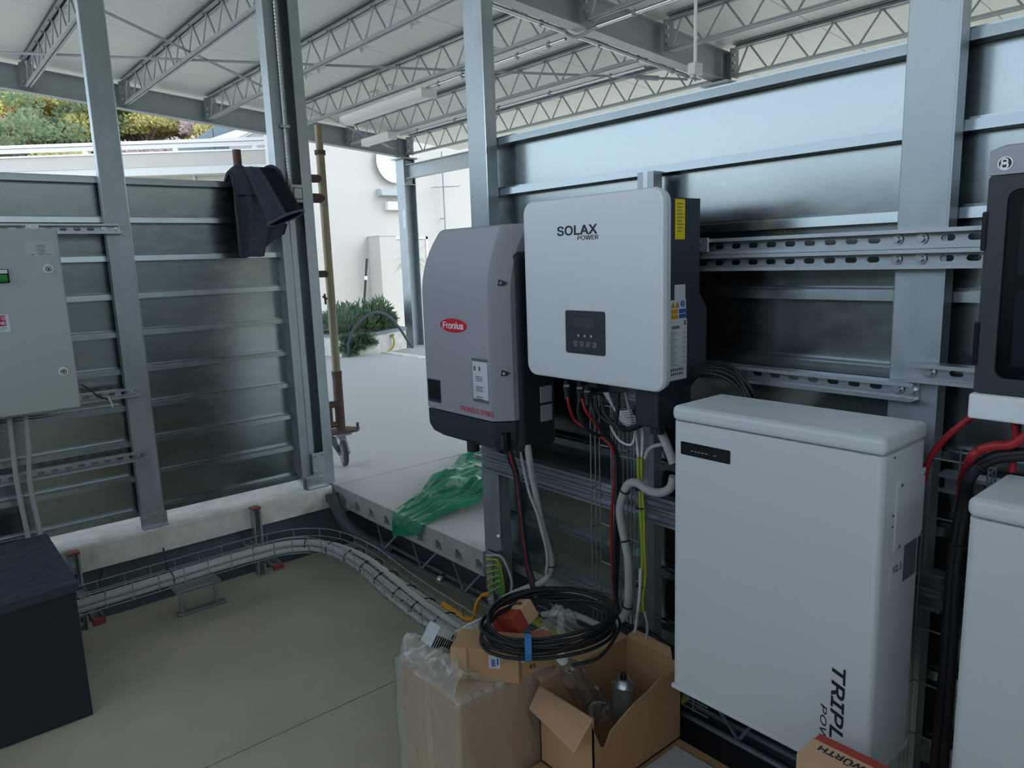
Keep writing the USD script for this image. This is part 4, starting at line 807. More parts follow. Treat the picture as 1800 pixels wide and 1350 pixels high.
for (u0, v0, u1, v1, lab) in ((178, 1000, 172, 1056, 'left thin black strap from the beam to the low tray'), (287, 964, 297, 1020, 'right thin black strap from the beam to the low tray')):
    put('hanger_strap', cyl(PY(u0, v0, 3.485), PY(u1, v1, 3.26), 0.004, 6), 'cable_black', label=lab, cat='strap')
put('sensor', J(trimesh.creation.icosphere(2, 0.016).apply_translation(PZ(773, 1019, 0.235)), cyl(PZ(773, 1019, 0.235), PZ(780, 1010, 0.21), 0.009)), 'zinc', smooth=True, label='small shiny metal fitting on the inner side of the low tray', cat='fitting')
for x, z in ((1.652, 0.158), (1.69, 0.166)): pass
t = thing('lattice_girder', 'ribbed steel lattice girder under the edge of the outside slab', 'girder', (1.66, 2, 0.16))
for x, z in ((1.645, 0.158), (1.70, 0.160)): put('long_bar', cyl((x, 3.05, z), (x, 0.1, z), 0.008, 8), 'rebar', t)
for k in range(9):
    y = 2.96-0.322*k
    put('diagonal', cyl((1.650, y, 0.166), (1.735, y+0.21, 0.252), 0.0055, 6), 'rebar', t); put('diagonal', cyl((1.650, y-0.005, 0.166), (1.735, y-0.045, 0.252), 0.0055, 6), 'rebar', t)
t = thing('drain_pipe', 'dark grey pipe slanting down out of the corner under the beam', 'pipe', (1.64, 3.4, 0.05))
put('pipe', tube(spline([PY(584, 874, 3.46), PX(594, 898, 1.62), PX(612, 926, 1.63), PX(648, 950, 1.70), PX(690, 968, 1.78)], 8), 0.03, 14), 'conduit_dark', t, True); put('collar', cyl(PY(583, 868, 3.47), PY(585, 880, 3.455), 0.034, 14), 'conduit_dark', t)

# ------------------------------------------------------------------ earthing bar with yellow and green wires
t = thing('earthing_bar', 'steel earthing bar with bracket at the foot of the middle post', 'bracket', PX(868, 965, 1.66))
b0 = PX(862, 962, 1.67)
put('bracket', J(bx((1.655, b0[1]-0.055, b0[2]-0.005), (1.70, b0[1]-0.005, b0[2]+0.002)), bx((1.655, b0[1]-0.055, b0[2]-0.03), (1.658, b0[1]-0.005, b0[2]))), 'galv_strut', t)
put('bar', bx((1.650, b0[1]-0.035, 0.10), (1.656, b0[1]+0.0, b0[2]-0.01)), 'galv_strut', t)
for k in range(7): put('terminal_screw', cyl((1.650, b0[1]-0.008, b0[2]-0.04-0.028*k), (1.640, b0[1]-0.008, b0[2]-0.04-0.028*k), 0.006, 6), 'zinc', t)
put('bolt', cyl(PX(876, 942, 1.688), PX(876, 942, 1.678), 0.007, 6), 'galv_strut', t)
EG = 'yellow and green earth wires'
def earth(pts, lab, r=0.0055):
    t = thing('earth_wire', lab, 'wire', tuple(pts[0]), EG); p = spline(pts, 8)
    put('insulation', tube(p, r, 8), 'cable_yellow', t, True); put('green_stripe', tube(p+A3(-0.55*r, 0.1*r, -0.5*r), r*0.72, 6), 'cable_green', t, True)
for k in range(6):
    z = b0[2]-0.04-0.028*k
    earth([(1.640, b0[1]-0.012, z)]+[PX(u, v, 1.645) for u, v in ((874+1.5*k, 985+9*k), (882-0.5*k, 1008+6*k), (886-1.5*k, 1035+3*k), (887-1.0*k, 1056))]+[(1.640-0.007*k, b0[1]-0.2, 0.232), (1.640-0.007*k, 1.5, 0.226), (1.640-0.007*k, 1.18, 0.226)], ['topmost', 'second', 'third', 'fourth', 'fifth', 'lowest'][k]+' yellow and green wire leaving the earthing bar', 0.0048)
put('wire', cab([(1.640, b0[1]-0.012, b0[2]-0.02)]+[PX(u, v, 1.635) for u, v in ((880, 978), (893, 1000), (900, 1025), (897, 1045))], 0.005), 'cable_grey', smooth=True, label='grey wire arching over the yellow wires at the earthing bar', cat='wire')
for k, (u, v) in enumerate(((0, 0), (3, -3))):
    put('orange_cable', cab([PZ(776+u, 1062+v, 0.26), PZ(800+u, 1078+v, 0.25), PZ(822+u, 1090+v, 0.25), PZ(832+u, 1084+v, 0.27), PZ(837+u, 1062+v, 0.31), PZ(846+u, 1048+v, 0.33), PZ(857+u, 1046+v, 0.33)], 0.005), 'cable_orange', smooth=True, label=['lower', 'upper'][k]+' of two orange cables looping up from the low tray', cat='cable', group='orange cables')

# ------------------------------------------------------------------ cables on the metal wall
def cable(name, pts, r, mt, lab, group=None, cat='cable', ties=()):
    p = spline(pts, 8)
    if not ties: return put(name, tube(p, r, 9), mt, smooth=True, label=lab, cat=cat, group=group)
    t = thing(name, lab, cat, tuple(pts[0]), group); put('sheath', tube(p, r, 9), mt, t, True)
    for k in ties:
        i_ = int(k*(len(p)-2)); T = p[i_+1]-p[i_]; T /= np.linalg.norm(T); a, b = frame_of(T)
        put('tie', tube([p[i_]+(a*math.cos(q)+b*math.sin(q))*(r+0.0015) for q in np.linspace(0, 2*math.pi, 11)[:-1]], 0.0028, 5, closed=True), 'cable_black', t, True)
    return t
Q = lambda x, *uv: [PX(u, v, x) for u, v in uv]
cable('power_cable', Q(1.50, (997, 694), (1000, 712))+Q(1.54, (1012, 740))+Q(1.57, (1050, 764), (1076, 788))+Q(1.60, (1080, 840), (1075, 900), (1076, 1000), (1079, 1050), (1080, 1075)), 0.0042, 'cable_red', 'leftmost red cable hanging under the white inverter and running down the upright tray', 'red solar cables')
cable('power_cable', Q(1.50, (1023, 700), (1030, 722))+Q(1.54, (1052, 752))+Q(1.58, (1078, 790), (1083, 850), (1080, 950), (1080, 1040), (1085, 1078)), 0.0042, 'cable_red', 'second red cable hanging under the white inverter', 'red solar cables')
cable('power_cable', Q(1.50, (1019, 700), (1017, 728))+Q(1.53, (1034, 756))+Q(1.58, (1060, 770), (1080, 795))+Q(1.57, (1084, 860), (1081, 960), (1080, 1020), (1084, 1060), (1094, 1095)), 0.006, 'cable_black', 'left black cable under the white inverter running down beside the red cables', 'black solar cables', ties=(0.42, 0.6, 0.78, 0.9))
cable('power_cable', Q(1.51, (1036, 700), (1046, 735))+Q(1.55, (1060, 760))+Q(1.585, (1083, 792), (1090, 850), (1087, 960), (1084, 1060), (1100, 1098)), 0.006, 'cable_black', 'right black cable under the white inverter running down beside the red cables', 'black solar cables')
cable('power_cable', Q(1.52, (1047, 700), (1052, 726), (1075, 745), (1100, 756), (1122, 750), (1145, 738)), 0.0062, 'cable_black', 'black cable sagging in a loop under the white inverter to the terminal box', 'black loop cables')
cable('power_cable', Q(1.51, (1058, 696), (1062, 725), (1085, 748), (1110, 752), (1150, 730)), 0.0062, 'cable_black', 'second black cable sagging in a loop under the white inverter', 'black loop cables')
cable('power_cable', Q(1.49, (1086, 690), (1086, 715), (1083, 745), (1090, 755)), 0.0062, 'cable_black', 'short straight black cable in front of the white cable coil', 'black loop cables')
def arcs(k):
    a = np.linspace(0, 1, 13); s = 0.0115*k
    return [PX(1062+46*x+1.2*k+12*x*x, 690+(36+2.6*k)*math.sin(min(1, x*1.5)*1.57)+2.4*k*x-6*x*x, 1.545-0.003*(k % 3)) for x in a]
t = thing('cable_coil', 'small bundle of looped thin white cable under the white inverter', 'cable coil', PX(1090, 720, 1.54))
for k in range(7): put('loop', tube(spline(arcs(k), 3), 0.0032, 6), 'cable_white', t, True)
put('tie', cab(Q(1.535, (1118, 716), (1113, 722), (1117, 729), (1125, 727)), 0.004, 6), 'cable_black', t, True)
cable('thin_cable', Q(1.53, (1099, 690), (1106, 720), (1111, 745)), 0.0035, 'cable_grey', 'thin grey wire hanging straight beside the white cable coil', None, 'wire')
cable('thin_cable', Q(1.55, (1071, 732), (1074, 750), (1088, 773), (1107, 782), (1115, 770), (1117, 740), (1122, 733)), 0.0036, 'cable_white', 'thin white cable drooping in a U under the coil', None, 'wire')
cable('battery_cable', Q(1.52, (1152, 742))+Q(1.53, (1163, 762), (1175, 790), (1184, 815)), 0.012, 'cable_grey', 'thick grey cable slanting from the terminal box behind the battery')
cable('battery_cable', Q(1.56, (1184, 838), (1178, 858), (1160, 866), (1140, 862), (1122, 850), (1108, 849), (1098, 862))+Q(1.57, (1090, 890), (1091, 915), (1099, 955), (1104, 985), (1105, 1030), (1102, 1070), (1090, 1090), (1066, 1105)), 0.0125, 'cable_grey', 'thick grey cable arching out of the battery and down the wall', ties=(0.44, 0.64, 0.86))
cable('earth_cable', Q(1.565, (1134, 806), (1139, 792), (1150, 784), (1172, 780)), 0.0055, 'cable_grey', 'short grey green wire curving right over the yellow wires', None, 'wire')
for k in range(2):
    dx = 6*k
    t = thing('earth_wire', ['left', 'right'][k]+' yellow and green wire down the upright tray beside the grey cable', 'wire', PX(1122, 800, 1.59), 'upright earth wires')
    p = spline(Q(1.59, (1122+dx, 803), (1122+dx, 830), (1125+dx*0.8, 870), (1126+dx, 910), (1129+dx*0.6, 960), (1129+dx, 1010), (1127+dx*0.5, 1050), (1125+dx, 1075)), 8)
    put('insulation', tube(p, 0.0048, 8), 'cable_yellow', t, True); put('green_stripe', tube(p+A3(-0.002, 0.0028, 0), 0.0034, 6), 'cable_green', t, True)
    put('white_tail', tube(spline(Q(1.57, (1116+dx*2, 740), (1119+dx*1.8, 770), (1122+dx, 803)), 6), 0.0045, 7), 'cable_white', t, True)
    if k == 0:
        for v in (803, 862, 895, 1032): q = PX(1125, v, 1.587); put('tie', tube([q+A3(0.010*math.cos(a), 0.013*math.sin(a), 0.001*a) for a in np.linspace(0, 6, 9)], 0.0028, 5), 'cable_black', t)
cable('thin_cable', Q(1.58, (1126, 1000), (1124, 1050), (1119, 1090), (1116, 1112)), 0.005, 'cable_white', 'white wire ending beside the open carton', None, 'wire')
cable('thin_cable', Q(1.58, (1133, 1075), (1138, 1100), (1136, 1125)), 0.004, 'cable_grey', 'thin grey wire curling behind the open carton', None, 'wire')
cable('power_cable', Q(1.62, (1085, 1078), (1100, 1098), (1140, 1112), (1180, 1140)), 0.008, 'cable_black', 'dark cable lying along the wall tray behind the open carton')
t = thing('cable_coil', 'coil of dark cable hanging behind the battery top beside the white inverter', 'cable coil', PX(1255, 680, 1.6))
c = PX(1256, 712, 1.585)
for k in range(5):
    rr = 0.082+0.006*k; put('loop', tube([c+A3(0.006*k-0.012+0.01*math.sin(3*a+k), rr*math.cos(a)*1.08, (rr+0.004)*math.sin(a)) for a in np.linspace(0, 2*math.pi, 37)[:-1]], 0.0052, 7, closed=True), 'cable_black', t, True)
for k in range(3): put('tail', cab(Q(1.60, (1262+4*k, 662-k), (1285+6*k, 668), (1303+7*k, 690), (1312+8*k, 712)), 0.004, 6), 'cable_black', t, True)
# cables of the grey inverter
for k in range(4):
    d = 3.2*k
    cable('power_cable', Q(1.52, (889+d, 792), (894+d*0.8, 806))+Q(1.56, (904+d*0.6, 832), (908+d*0.6, 870), (913+d*0.6, 910), (918+d*0.6, 955), (925+d*0.6, 995), (930+d*0.8, 1018), (936+d, 1036)), 0.0055, ['cable_black', 'cable_black', 'cable_red', 'cable_black'][k], ['leftmost black cable', 'second black cable', 'dark red cable', 'rightmost black cable'][k]+' in the bundle dropping from the grey inverter', 'cables below the grey inverter', ties=(0.3, 0.52, 0.68, 0.93) if k == 1 else ())
cable('power_cable', Q(1.53, (927, 782), (931, 810))+Q(1.56, (940, 860), (951, 915), (963, 960), (969, 985), (966, 1008), (955, 1022))+Q(1.575, (930, 1032), (905, 1042), (885, 1052)), 0.0115, 'cable_grey', 'thick light grey cable dropping from the grey inverter and bending left', ties=(0.55, 0.76))
cable('thin_cable', Q(1.54, (914, 786), (920, 820), (930, 865), (945, 905), (955, 940), (962, 980), (960, 1008)), 0.005, 'cable_grey', 'thin grey cable beside the thick one under the grey inverter', None, 'wire')
t = thing('cable_clip', 'two black prongs of a clip on the bundle under the grey inverter', 'clip', PX(912, 842, 1.55))
for v in (838, 845): put('prong', cyl(PX(908, v+4, 1.55), PX(921, v-2, 1.55), 0.0025, 5), 'cable_black', t)
cable('power_cable', Q(1.605, (955, 1080), (1000, 1078), (1050, 1098), (1100, 1122)), 0.011, 'cable_grey', 'pale flat cable lying in the wall tray behind the black coil')
# cables at the right
cable('power_cable', Q(1.56, (1712, 730), (1690, 746), (1660, 772), (1638, 800), (1628, 822), (1622, 850)), 0.0065, 'cable_red', 'thin dark red cable slanting from the breaker box to behind the battery', 'red battery cables')
cable('power_cable', Q(1.50, (1812, 758), (1795, 772), (1775, 782), (1745, 784), (1722, 792), (1706, 806))+Q(1.60, (1692, 845), (1688, 900), (1681, 960), (1674, 1050), (1668, 1140), (1660, 1250), (1652, 1345)), 0.0085, 'cable_red', 'thick red cable curving left under the breaker box and down between the batteries', 'red battery cables')
for k in range(2):
    cable('power_cable', Q(1.515, (1815, 796+6*k), (1780, 797+6*k), (1748, 802+6*k), (1722, 815+6*k), (1704, 838+6*k))+Q(1.55, (1692+8*k, 880), (1677+10*k, 960), (1668+11*k, 1050), (1661+13*k, 1150), (1652+14*k, 1260), (1642+16*k, 1350)), 0.010, 'cable_black', ['upper', 'lower'][k]+' thick black cable curving under the breaker box and down between the batteries', 'black battery cables', ties=(0.3, 0.62) if k else ())
cable('power_cable', Q(1.53, (1783, 744), (1786, 768), (1782, 790), (1780, 830)), 0.006, 'cable_red', 'short upright red cable below the breaker box foot')
cable('power_cable', Q(1.54, (1790, 744), (1789, 775)), 0.005, 'cable_black', 'short upright black cable below the breaker box foot')

# ------------------------------------------------------------------ corner post fittings
t = thing('light_switch', 'square light grey switch on the corner post beside the draped trousers', 'switch', (1.596, 3.5, 1.87))
put('housing', rb((1.563, 3.475, 1.828), (1.630, 3.531, 1.912), 0.006), 'cabinet_grey', t, 40); put('rocker', rb((1.576, 3.470, 1.845), (1.617, 3.478, 1.893), 0.003), 'label_grey', t); put('frame', J(bx((1.572, 3.4715, 1.841), (1.575, 3.476, 1.897)), bx((1.618, 3.4715, 1.841), (1.621, 3.476, 1.897)), bx((1.572, 3.4715, 1.841), (1.621, 3.476, 1.844)), bx((1.572, 3.4715, 1.894), (1.621, 3.476, 1.897))), 'print', t)
t = thing('flexible_conduit', 'shiny ribbed conduit running up the groove of the corner post', 'conduit', (1.6, 3.57, 1.91))
pc = np.linspace((1.582, 3.533, 1.912), (1.582, 3.533, 3.2), 240); put('hose', tube(pc, 0.0085+0.0016*np.sin(np.arange(240)*2.1), 10), 'zinc', t, True)
put('clamp', J(bx((1.560, 3.520, 2.185), (1.604, 3.546, 2.197)),), 'galv_strut', t); put('gland', cyl((1.582, 3.525, 1.905), (1.582, 3.533, 1.94), 0.012, 8), 'galv_dark', t)

# ------------------------------------------------------------------ trousers over the wall
t = thing('trousers', 'dark grey work trousers draped over the top of the back wall', 'trousers', (1.4, 3.5, 1.6))
def leg(s, u_):
    # s across, u_ down
    xl = 1.288+0.0*u_-0.012*np.sin(u_*3); xr = 1.395+0.03*np.sin(math.pi*u_)+0.005
    x = xl+(xr-xl)*s; z = 1.965-0.395*u_+0.03*s*(1-u_)
    y = 3.535-0.085*np.sin(np.clip(u_*2.4, 0, math.pi/2))-0.022*np.sin(s*7+1.2+2*u_)*u_-0.01*np.sin(s*13+u_*4)
    return np.stack([x, y, z], -1)
put('leg', sheet(leg, 30, 40, 0.012), 'cloth_dark', t, True)
def over(s, u_):
    x = 1.285+0.25*s; a = u_*math.pi; y = 3.585-0.085*np.cos(math.pi-a)*1.0-0.02; z = 1.925+0.055*np.sin(a)*(0.75+0.5*np.sin(s*2.6))+0.02*np.sin(s*9)*np.sin(a)-0.07*(u_ > 0.97)
    return np.stack([x, 3.60-0.10*u_*1.3+0*s, z], -1)
put('waist_fold', sheet(over, 26, 18, 0.010), 'cloth_dark', t, True)
P0 = [(1.425, 3.505, 1.985, 0.075, 0.035, 0.0), (1.440, 3.475, 1.93, 0.085, 0.045, -0.08), (1.462, 3.445, 1.86, 0.092, 0.050, -0.14), (1.488, 3.425, 1.79, 0.094, 0.050, -0.20), (1.502, 3.418, 1.748, 0.092, 0.048, 0.24)]
def sleeve(grow):
    a = np.linspace(0, 2*math.pi, 41)[:-1]; V = []
    for k, (x, y, z, rx, ry, tl) in enumerate(P0):
        wv = 1+0.05*np.sin(3*a+k); V.append(np.stack([x+(rx+grow)*np.cos(a)*wv, y-(ry+grow)*np.sin(a)*wv, z+tl*0.35*np.cos(a)*rx*4.0*(k == 4)+0.018*np.sin(a)*(k >= 4)+0.0*a], -1))
    V = np.array(V); k, n = V.shape[:2]; i, j = np.meshgrid(np.arange(k-1), np.arange(n), indexing='ij'); j2 = (j+1) % n
    q = np.stack([i*n+j, (i+1)*n+j, (i+1)*n+j2, i*n+j2], -1).reshape(-1, 4)
    return V, trimesh.Trimesh(V.reshape(-1, 3), np.vstack([q[:, [0, 1, 2]], q[:, [0, 2, 3]]]), process=False)
V, m1 = sleeve(0)
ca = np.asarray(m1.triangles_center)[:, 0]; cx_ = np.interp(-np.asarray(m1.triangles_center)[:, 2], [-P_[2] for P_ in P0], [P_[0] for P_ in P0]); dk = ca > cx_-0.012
put('leg', trimesh.Trimesh(m1.vertices, m1.faces[~dk], process=False), 'cloth_dark', t, True); put('leg_dark_side', trimesh.Trimesh(m1.vertices, m1.faces[dk], process=False), 'cloth_navy', t, True)  # right side of the leg coloured darker than the left
V2, m2 = sleeve(-0.008); m2.invert(); put('lining', m2, 'cloth_navy', t, True)
put('hem', tube(V[-1], 0.0065, 7, closed=True), 'cloth_hem', t, True)
put('side_seam', tube(V[:, 12]+A3(0, -0.001, 0), 0.002, 5), 'cloth_hem', t, True)
def tail(s, u_):
    return np.stack([1.395+0.155*s-0.02*u_, 3.50-0.02*np.sin(s*5)+0*u_, 1.735-(0.16-0.11*s)*u_+0.012*np.sin(s*4)], -1)
put('cuff', sheet(tail, 20, 12, 0.010), 'cloth_dark', t, True)
def back(s, u_):
    return np.stack([1.43+0.135*s+0.02*u_, 3.555-0.045*np.sin(np.clip(u_*2, 0, 1.57))+0.006*np.sin(9*s), 1.985-0.215*u_-0.03*s*(1-u_)], -1)
put('seat', sheet(back, 18, 20, 0.010), 'cloth_navy', t, True)

# ------------------------------------------------------------------ scaffold tower outside
t = thing('scaffold_tower', 'rusty scaffold tower leg on a caster just outside the doorway', 'scaffold', (1.9, 3.85, 0.361))
put('upright', tube([(1.917, 3.85, 0.56), (1.917, 3.85, 0.90)], 0.028, 14), 'rust', t, 40)
put('upright', tube([(1.917, 3.85, 0.90), (1.917, 3.85, 2.13)], 0.024, 14), 'old_tube', t, 40)
put('upright', tube([(1.917, 3.85, 2.13), (1.917, 3.85, 2.275)], 0.0205, 14), 'old_tube', t, 40)
for z in (0.90, 2.13): put('collar', cyl((1.917, 3.85, z-0.012), (1.917, 3.85, z+0.012), 0.030, 14), 'rust', t, 40)
put('upright', tube([(1.455, 3.85, 0.5), (1.455, 3.85, 2.115)], 0.021, 12), 'rust', t, 40)
for z, r_ in ((1.99, 0.022), (1.885, 0.026), (1.47, 0.02), (0.72, 0.02), (0.60, 0.018)): put('crossbar', cyl((1.455, 3.85, z), (1.917, 3.85, z), r_, 10), 'rust', t, 40)
put('brace_strut', cyl((1.86, 3.85, 0.60), (1.86, 3.85, 0.74), 0.012, 8), 'rust', t); put('hook', J(cyl((1.885, 3.84, 1.33), (1.86, 3.83, 1.345), 0.007, 6), cyl((1.875, 3.835, 1.30), (1.872, 3.835, 1.36), 0.006, 6)), 'rust', t)
put('caster_plate', hull([(x, y, z) for z in (0.553, 0.563) for x, y in ((1.83, 3.79), (1.98, 3.77), (2.03, 3.83), (1.99, 3.91), (1.84, 3.92))]), 'rust', t); put('bolt', cyl((2.0, 3.80, 0.55), (2.0, 3.80, 0.60), 0.008, 6), 'rust', t)
wc = A3(1.895, 3.79, 0.437); ax = A3(0.96, -0.28, 0)
put('caster_fork', J(*[hull([wc+ax*s*0.026+o+ax*s*e for o in (A3(0.03, 0.10, 0.105), A3(-0.03, 0.09, 0.105), A3(0, 0, -0.012), A3(0.02, 0.02, 0.0)) for e in (0, 0.004)]) for s in (-1, 1)], bx((1.86, 3.80, 0.535), (1.96, 3.90, 0.555))), 'galv_dark', t)
whl = put('wheel', cyl(wc-ax*0.017, wc+ax*0.017, 0.058, 24), 'wheel_grey', t, 40)
a_, b_ = frame_of(ax/np.linalg.norm(ax)); put('tyre', tube([wc+(a_*math.cos(q)+b_*math.sin(q))*0.060 for q in np.linspace(0, 2*math.pi, 33)[:-1]], 0.0165, 10, closed=True), 'rubber', whl, True)
put('axle', cyl(wc-ax*0.036, wc+ax*0.036, 0.008, 8), 'galv_dark', t)

# ------------------------------------------------------------------ green tarpaulin over the slab edge
def tarp(s, u_):
    # s along the slab edge (far to near), u_ from the hanging hem up and back over the slab
    d = u_*1.08-0.10
    hang = np.clip(-d, 0, 1)*(1.1-0.75*s); ov_ = np.clip(d, 0, 2)
    f1 = meshkit.fbm(np.stack([s*3.2+ov_*2, ov_*2-s*1.5, 0*s], -1), 3, 5)-0.5
    rid = 1-2*np.abs(meshkit.fbm(np.stack([s*4.5-ov_*2.0, ov_*1.6, 0*s+4], -1), 3, 9)-0.5)
    rid2 = 1-2*np.abs(meshkit.fbm(np.stack([s*11-ov_*3, ov_*4, 0*s+9], -1), 2, 2)-0.5)
    lift = np.clip(ov_*5, 0, 1)
    x = 1.668-0.012*np.clip(hang*20, 0, 1)+ov_*0.96+0.03*f1*lift
    y = 2.875-0.245*s+ov_*(0.60-0.62*s)+0.05*f1*lift
    z = 0.366-hang*1.05+lift*(0.045*np.clip(rid-0.6, 0, 1)/0.4+0.012*np.clip(rid2-0.5, 0, 1)/0.5+0.05*np.exp(-((ov_-0.36-0.1*s)/0.06)**2)*np.clip(s*2.2-0.5, 0, 1))
    return np.stack([x, y, np.where(d > 0, np.maximum(z, 0.3635), z)], -1)
put('tarpaulin', sheet(tarp, 90, 150, 0.0018), 'tarp_green', label='crumpled green tarpaulin hanging over the edge of the outside slab', cat='tarpaulin', smooth=35)

# ------------------------------------------------------------------ cartons in front of the wall
def flatbox(name, o, r, u, L, W, Hh, mt, lab, cat='box', parts=None):   # o = bottom corner, r along, u depth (horizontal or tilted), n up
    r, u = np.asarray(r, float)/np.linalg.norm(r), np.asarray(u, float); u = u-r*(u@r); u /= np.linalg.norm(u); n = np.cross(r, u)
    t = thing(name, lab, cat, tuple(o)); F = lambda m: orient(m, o, r, u)
    put('carton', F(rb((0, 0, 0), (L, W, Hh), 0.002, False)), mt, t); return t, F, (r, u, n)
# flattened cardboard underneath
t = thing('cardboard_stack', 'flattened brown cardboard lying under the open carton', 'cardboard', (1.4, 1.2, 0))
for k in range(6): z = 0.019*k; put('cardboard_sheet', rb((1.09+0.012*(k % 3), 1.02-0.02*(k % 2), z+0.001), (1.60-0.006*(k % 2), 1.39, z+0.0185), 0.002, False), 'cardboard', t)
put('parcel', rb((1.40, 1.03, 0.1165), (1.55, 1.165, 0.124), 0.003), 'paper', label='white grey padded envelope at the bottom edge below the open carton', cat='envelope')
# plastic wrapped carton
t = thing('wrapped_carton', 'large brown carton wrapped in clear plastic film, foremost of the boxes', 'carton', (1.13, 1.56, 0))
put('carton', rb((0.978, 1.417, 0.002), (1.285, 1.70, 0.398), 0.004), 'cardboard', t, 30)
put('tape', J(bx((0.976, 1.55, 0.10), (0.9785, 1.58, 0.398)), bx((0.976, 1.55, 0.3975), (1.285, 1.58, 0.3995))), 'cardboard_pale', t)
def wrap(lo, hi, seed, bulge=0.022):
    me = trimesh.creation.box(hi-lo)
    for _ in range(5): me = me.subdivide()
    v = np.array(me.vertices)+(hi+lo)/2; n = np.array(me.vertices)/((hi-lo)/2); n = np.where(np.abs(n) > 0.999, np.sign(n), 0); n /= np.linalg.norm(n, axis=1, keepdims=True)
    w = meshkit.fbm(v*A3(14, 14, 5)+v[:, [2, 0, 1]]*6, 4, seed); w2 = np.abs(meshkit.fbm(v*A3(30, 30, 9)+v[:, [1, 2, 0]]*12, 3, seed+3)-0.5)
    return trimesh.Trimesh(v+n*(bulge*w+0.02*w2)[:, None], me.faces, process=False)
wr_ = wrap(A3(0.970, 1.409, 0.004), A3(1.293, 1.708, 0.400), 3)
put('film_wrap', trimesh.Trimesh(wr_.vertices, wr_.faces[(np.asarray(wr_.triangles_center)[:, 2] > 0.03)], process=False), 'film', t, True)
def ruffle(s, u_):
    y = 1.43+0.27*s; b = 0.045*np.sin(u_*math.pi)*(0.5+meshkit.fbm(np.stack([s*9, u_*3, 0*s], -1), 3, 8))
    return np.stack([0.972+0.10*u_-0.012*np.sin(s*20)*u_, y+0.01*np.sin(u_*8+s*12), 0.405+b+0.018*np.abs(np.sin(s*26+u_*5))*u_], -1)
put('film_ruffle', sheet(ruffle, 60, 16), 'film', t, True)
# small cardboard box on top, front face towards the viewer
o = A3(1.026, 1.514, 0.402); r = A3(0.113, -0.148, 0.0)
t, F, (r_, u_, n_) = flatbox('small_carton', o, r, (0.795, 0.607, 0.0), 0.187, 0.10, 0.092, 'cardboard', 'small brown box with white sticker lying on the wrapped carton')
put('side_flap', F(bx((0.0, -0.003, 0.0), (0.044, 0.0, 0.092))), 'cardboard_pale', t); put('flap_edge', F(bx((0.0445, -0.0025, 0.0), (0.0475, 0.0005, 0.092))), 'cardboard_in', t)
put('sticker', F(bx((0.105, -0.0012, 0.040), (0.136, 0.0, 0.076))), 'label_white', t)
put('sticker_print', F(J([bx((0.112, -0.0018, 0.045+0.0032*k), (0.122+0.003*(k % 2), -0.001, 0.047+0.0032*k)) for k in range(7)]+[bx((0.128, -0.0018, 0.05), (0.132, -0.001, 0.07))])), 'label_blue', t, kind='stuff')
# white carton with black stripes
t, F, _n = flatbox('striped_carton', A3(1.016, 1.60, 0.462), A3(0.79, 0.0, -0.61), (0, 1, 0), 0.098, 0.05, 0.060, 'label_white', 'white carton printed with black upright stripes behind the small brown box')
for k in range(11): put('stripe', F(bx((0.004+0.0085*k, -0.001, 0.001), (0.0078+0.0085*k+0.0006*(k % 4), 0.0, 0.036))), 'logo_black', t)
put('lettering', F(txt('≡ WÜ', 0.009, (0.074, -0.0006, 0.048), (1, 0, 0), (0, 0, 1), d=0.0006, bold=True)), 'logo_black', t)
# red screw carton, tan end with name
o = A3(1.150, 1.450, 0.468); r = A3(0.118, -0.020, 0.02)
t, F, _n = flatbox('screw_carton', PZ(873, 1112, 0.46), PZ(937, 1104, 0.53)-PZ(873, 1112, 0.46)+A3(0, 0, -0.02), A3(0.09, 0.10, 0.0), 0.105, 0.085, 0.052, 'box_red', 'red box with tan printed strip inside the black cable coil')
put('tan_strip', F(bx((-0.0005, 0.040, 0.0), (0.1055, 0.0855, 0.0525))), 'cardboard_pale', t); put('lettering', F(txt('≡ WÜRTH', 0.012, (0.052, 0.063, 0.0526), (1, 0, 0), (0, 1, 0), bold=True)), 'logo_black', t)
t, F, _n = flatbox('screw_carton', PZ(917, 1190, 0.405), PZ(968, 1172, 0.405)-PZ(917, 1190, 0.405), A3(0.06, 0.10, 0.0), 0.125, 0.085, 0.062, 'cardboard', 'brown box with pinkish lid beside the small carton under the coil')
put('lid', F(rb((-0.001, -0.001, 0.0605), (0.126, 0.086, 0.066), 0.002, False)), 'box_pink', t); put('lettering', F(txt('85', 0.012, (0.035, -0.0006, 0.022), (1, 0, 0), (0, 0, 1))), 'logo_black', t); put('white_print', F(bx((0.0, -0.0008, 0.040), (0.10, 0.0, 0.058))), 'label_white', t); put('lettering', F(txt('WÜRTH', 0.008, (0.06, -0.0015, 0.049), (1, 0, 0), (0, 0, 1))), 'logo_black', t)
# open carton
x0, x1, y0, y1, zb, zt = 1.228, 1.598, 1.183, 1.388, 0.117, 0.352
t = thing('open_carton', 'open brown carton with torn flaps holding a plastic bottle and a spray can', 'carton', (1.36, 1.28, zb))
th = 0.004
put('bottom', bx((x0, y0, zb), (x1, y1, zb+th)), 'cardboard_in', t)
put('back_wall', bx((x0, y1-th, zb), (x1, y1, zt)), 'cardboard', t); put('side_wall', bx((x1-th, y0, zb), (x1, y1, zt)), 'cardboard', t); put('side_wall', bx((x0, y0, zb), (x0+th, y1, zt-0.004)), 'cardboard', t)
tornp = Polygon([(x0, zb), (x1, zb), (x1, zt-0.002), (x1-0.05, zt-0.012), (x1-0.10, zt-0.008), (x1-0.15, zt-0.025), (x1-0.20, zt-0.032), (x1-0.25, zt-0.050), (x1-0.30, zt-0.070), (x1-0.325, zt-0.105), (x0+0.03, zt-0.10), (x0, zt-0.03)])
put('front_wall', ext_y(tornp, y0, y0+th), 'cardboard', t)
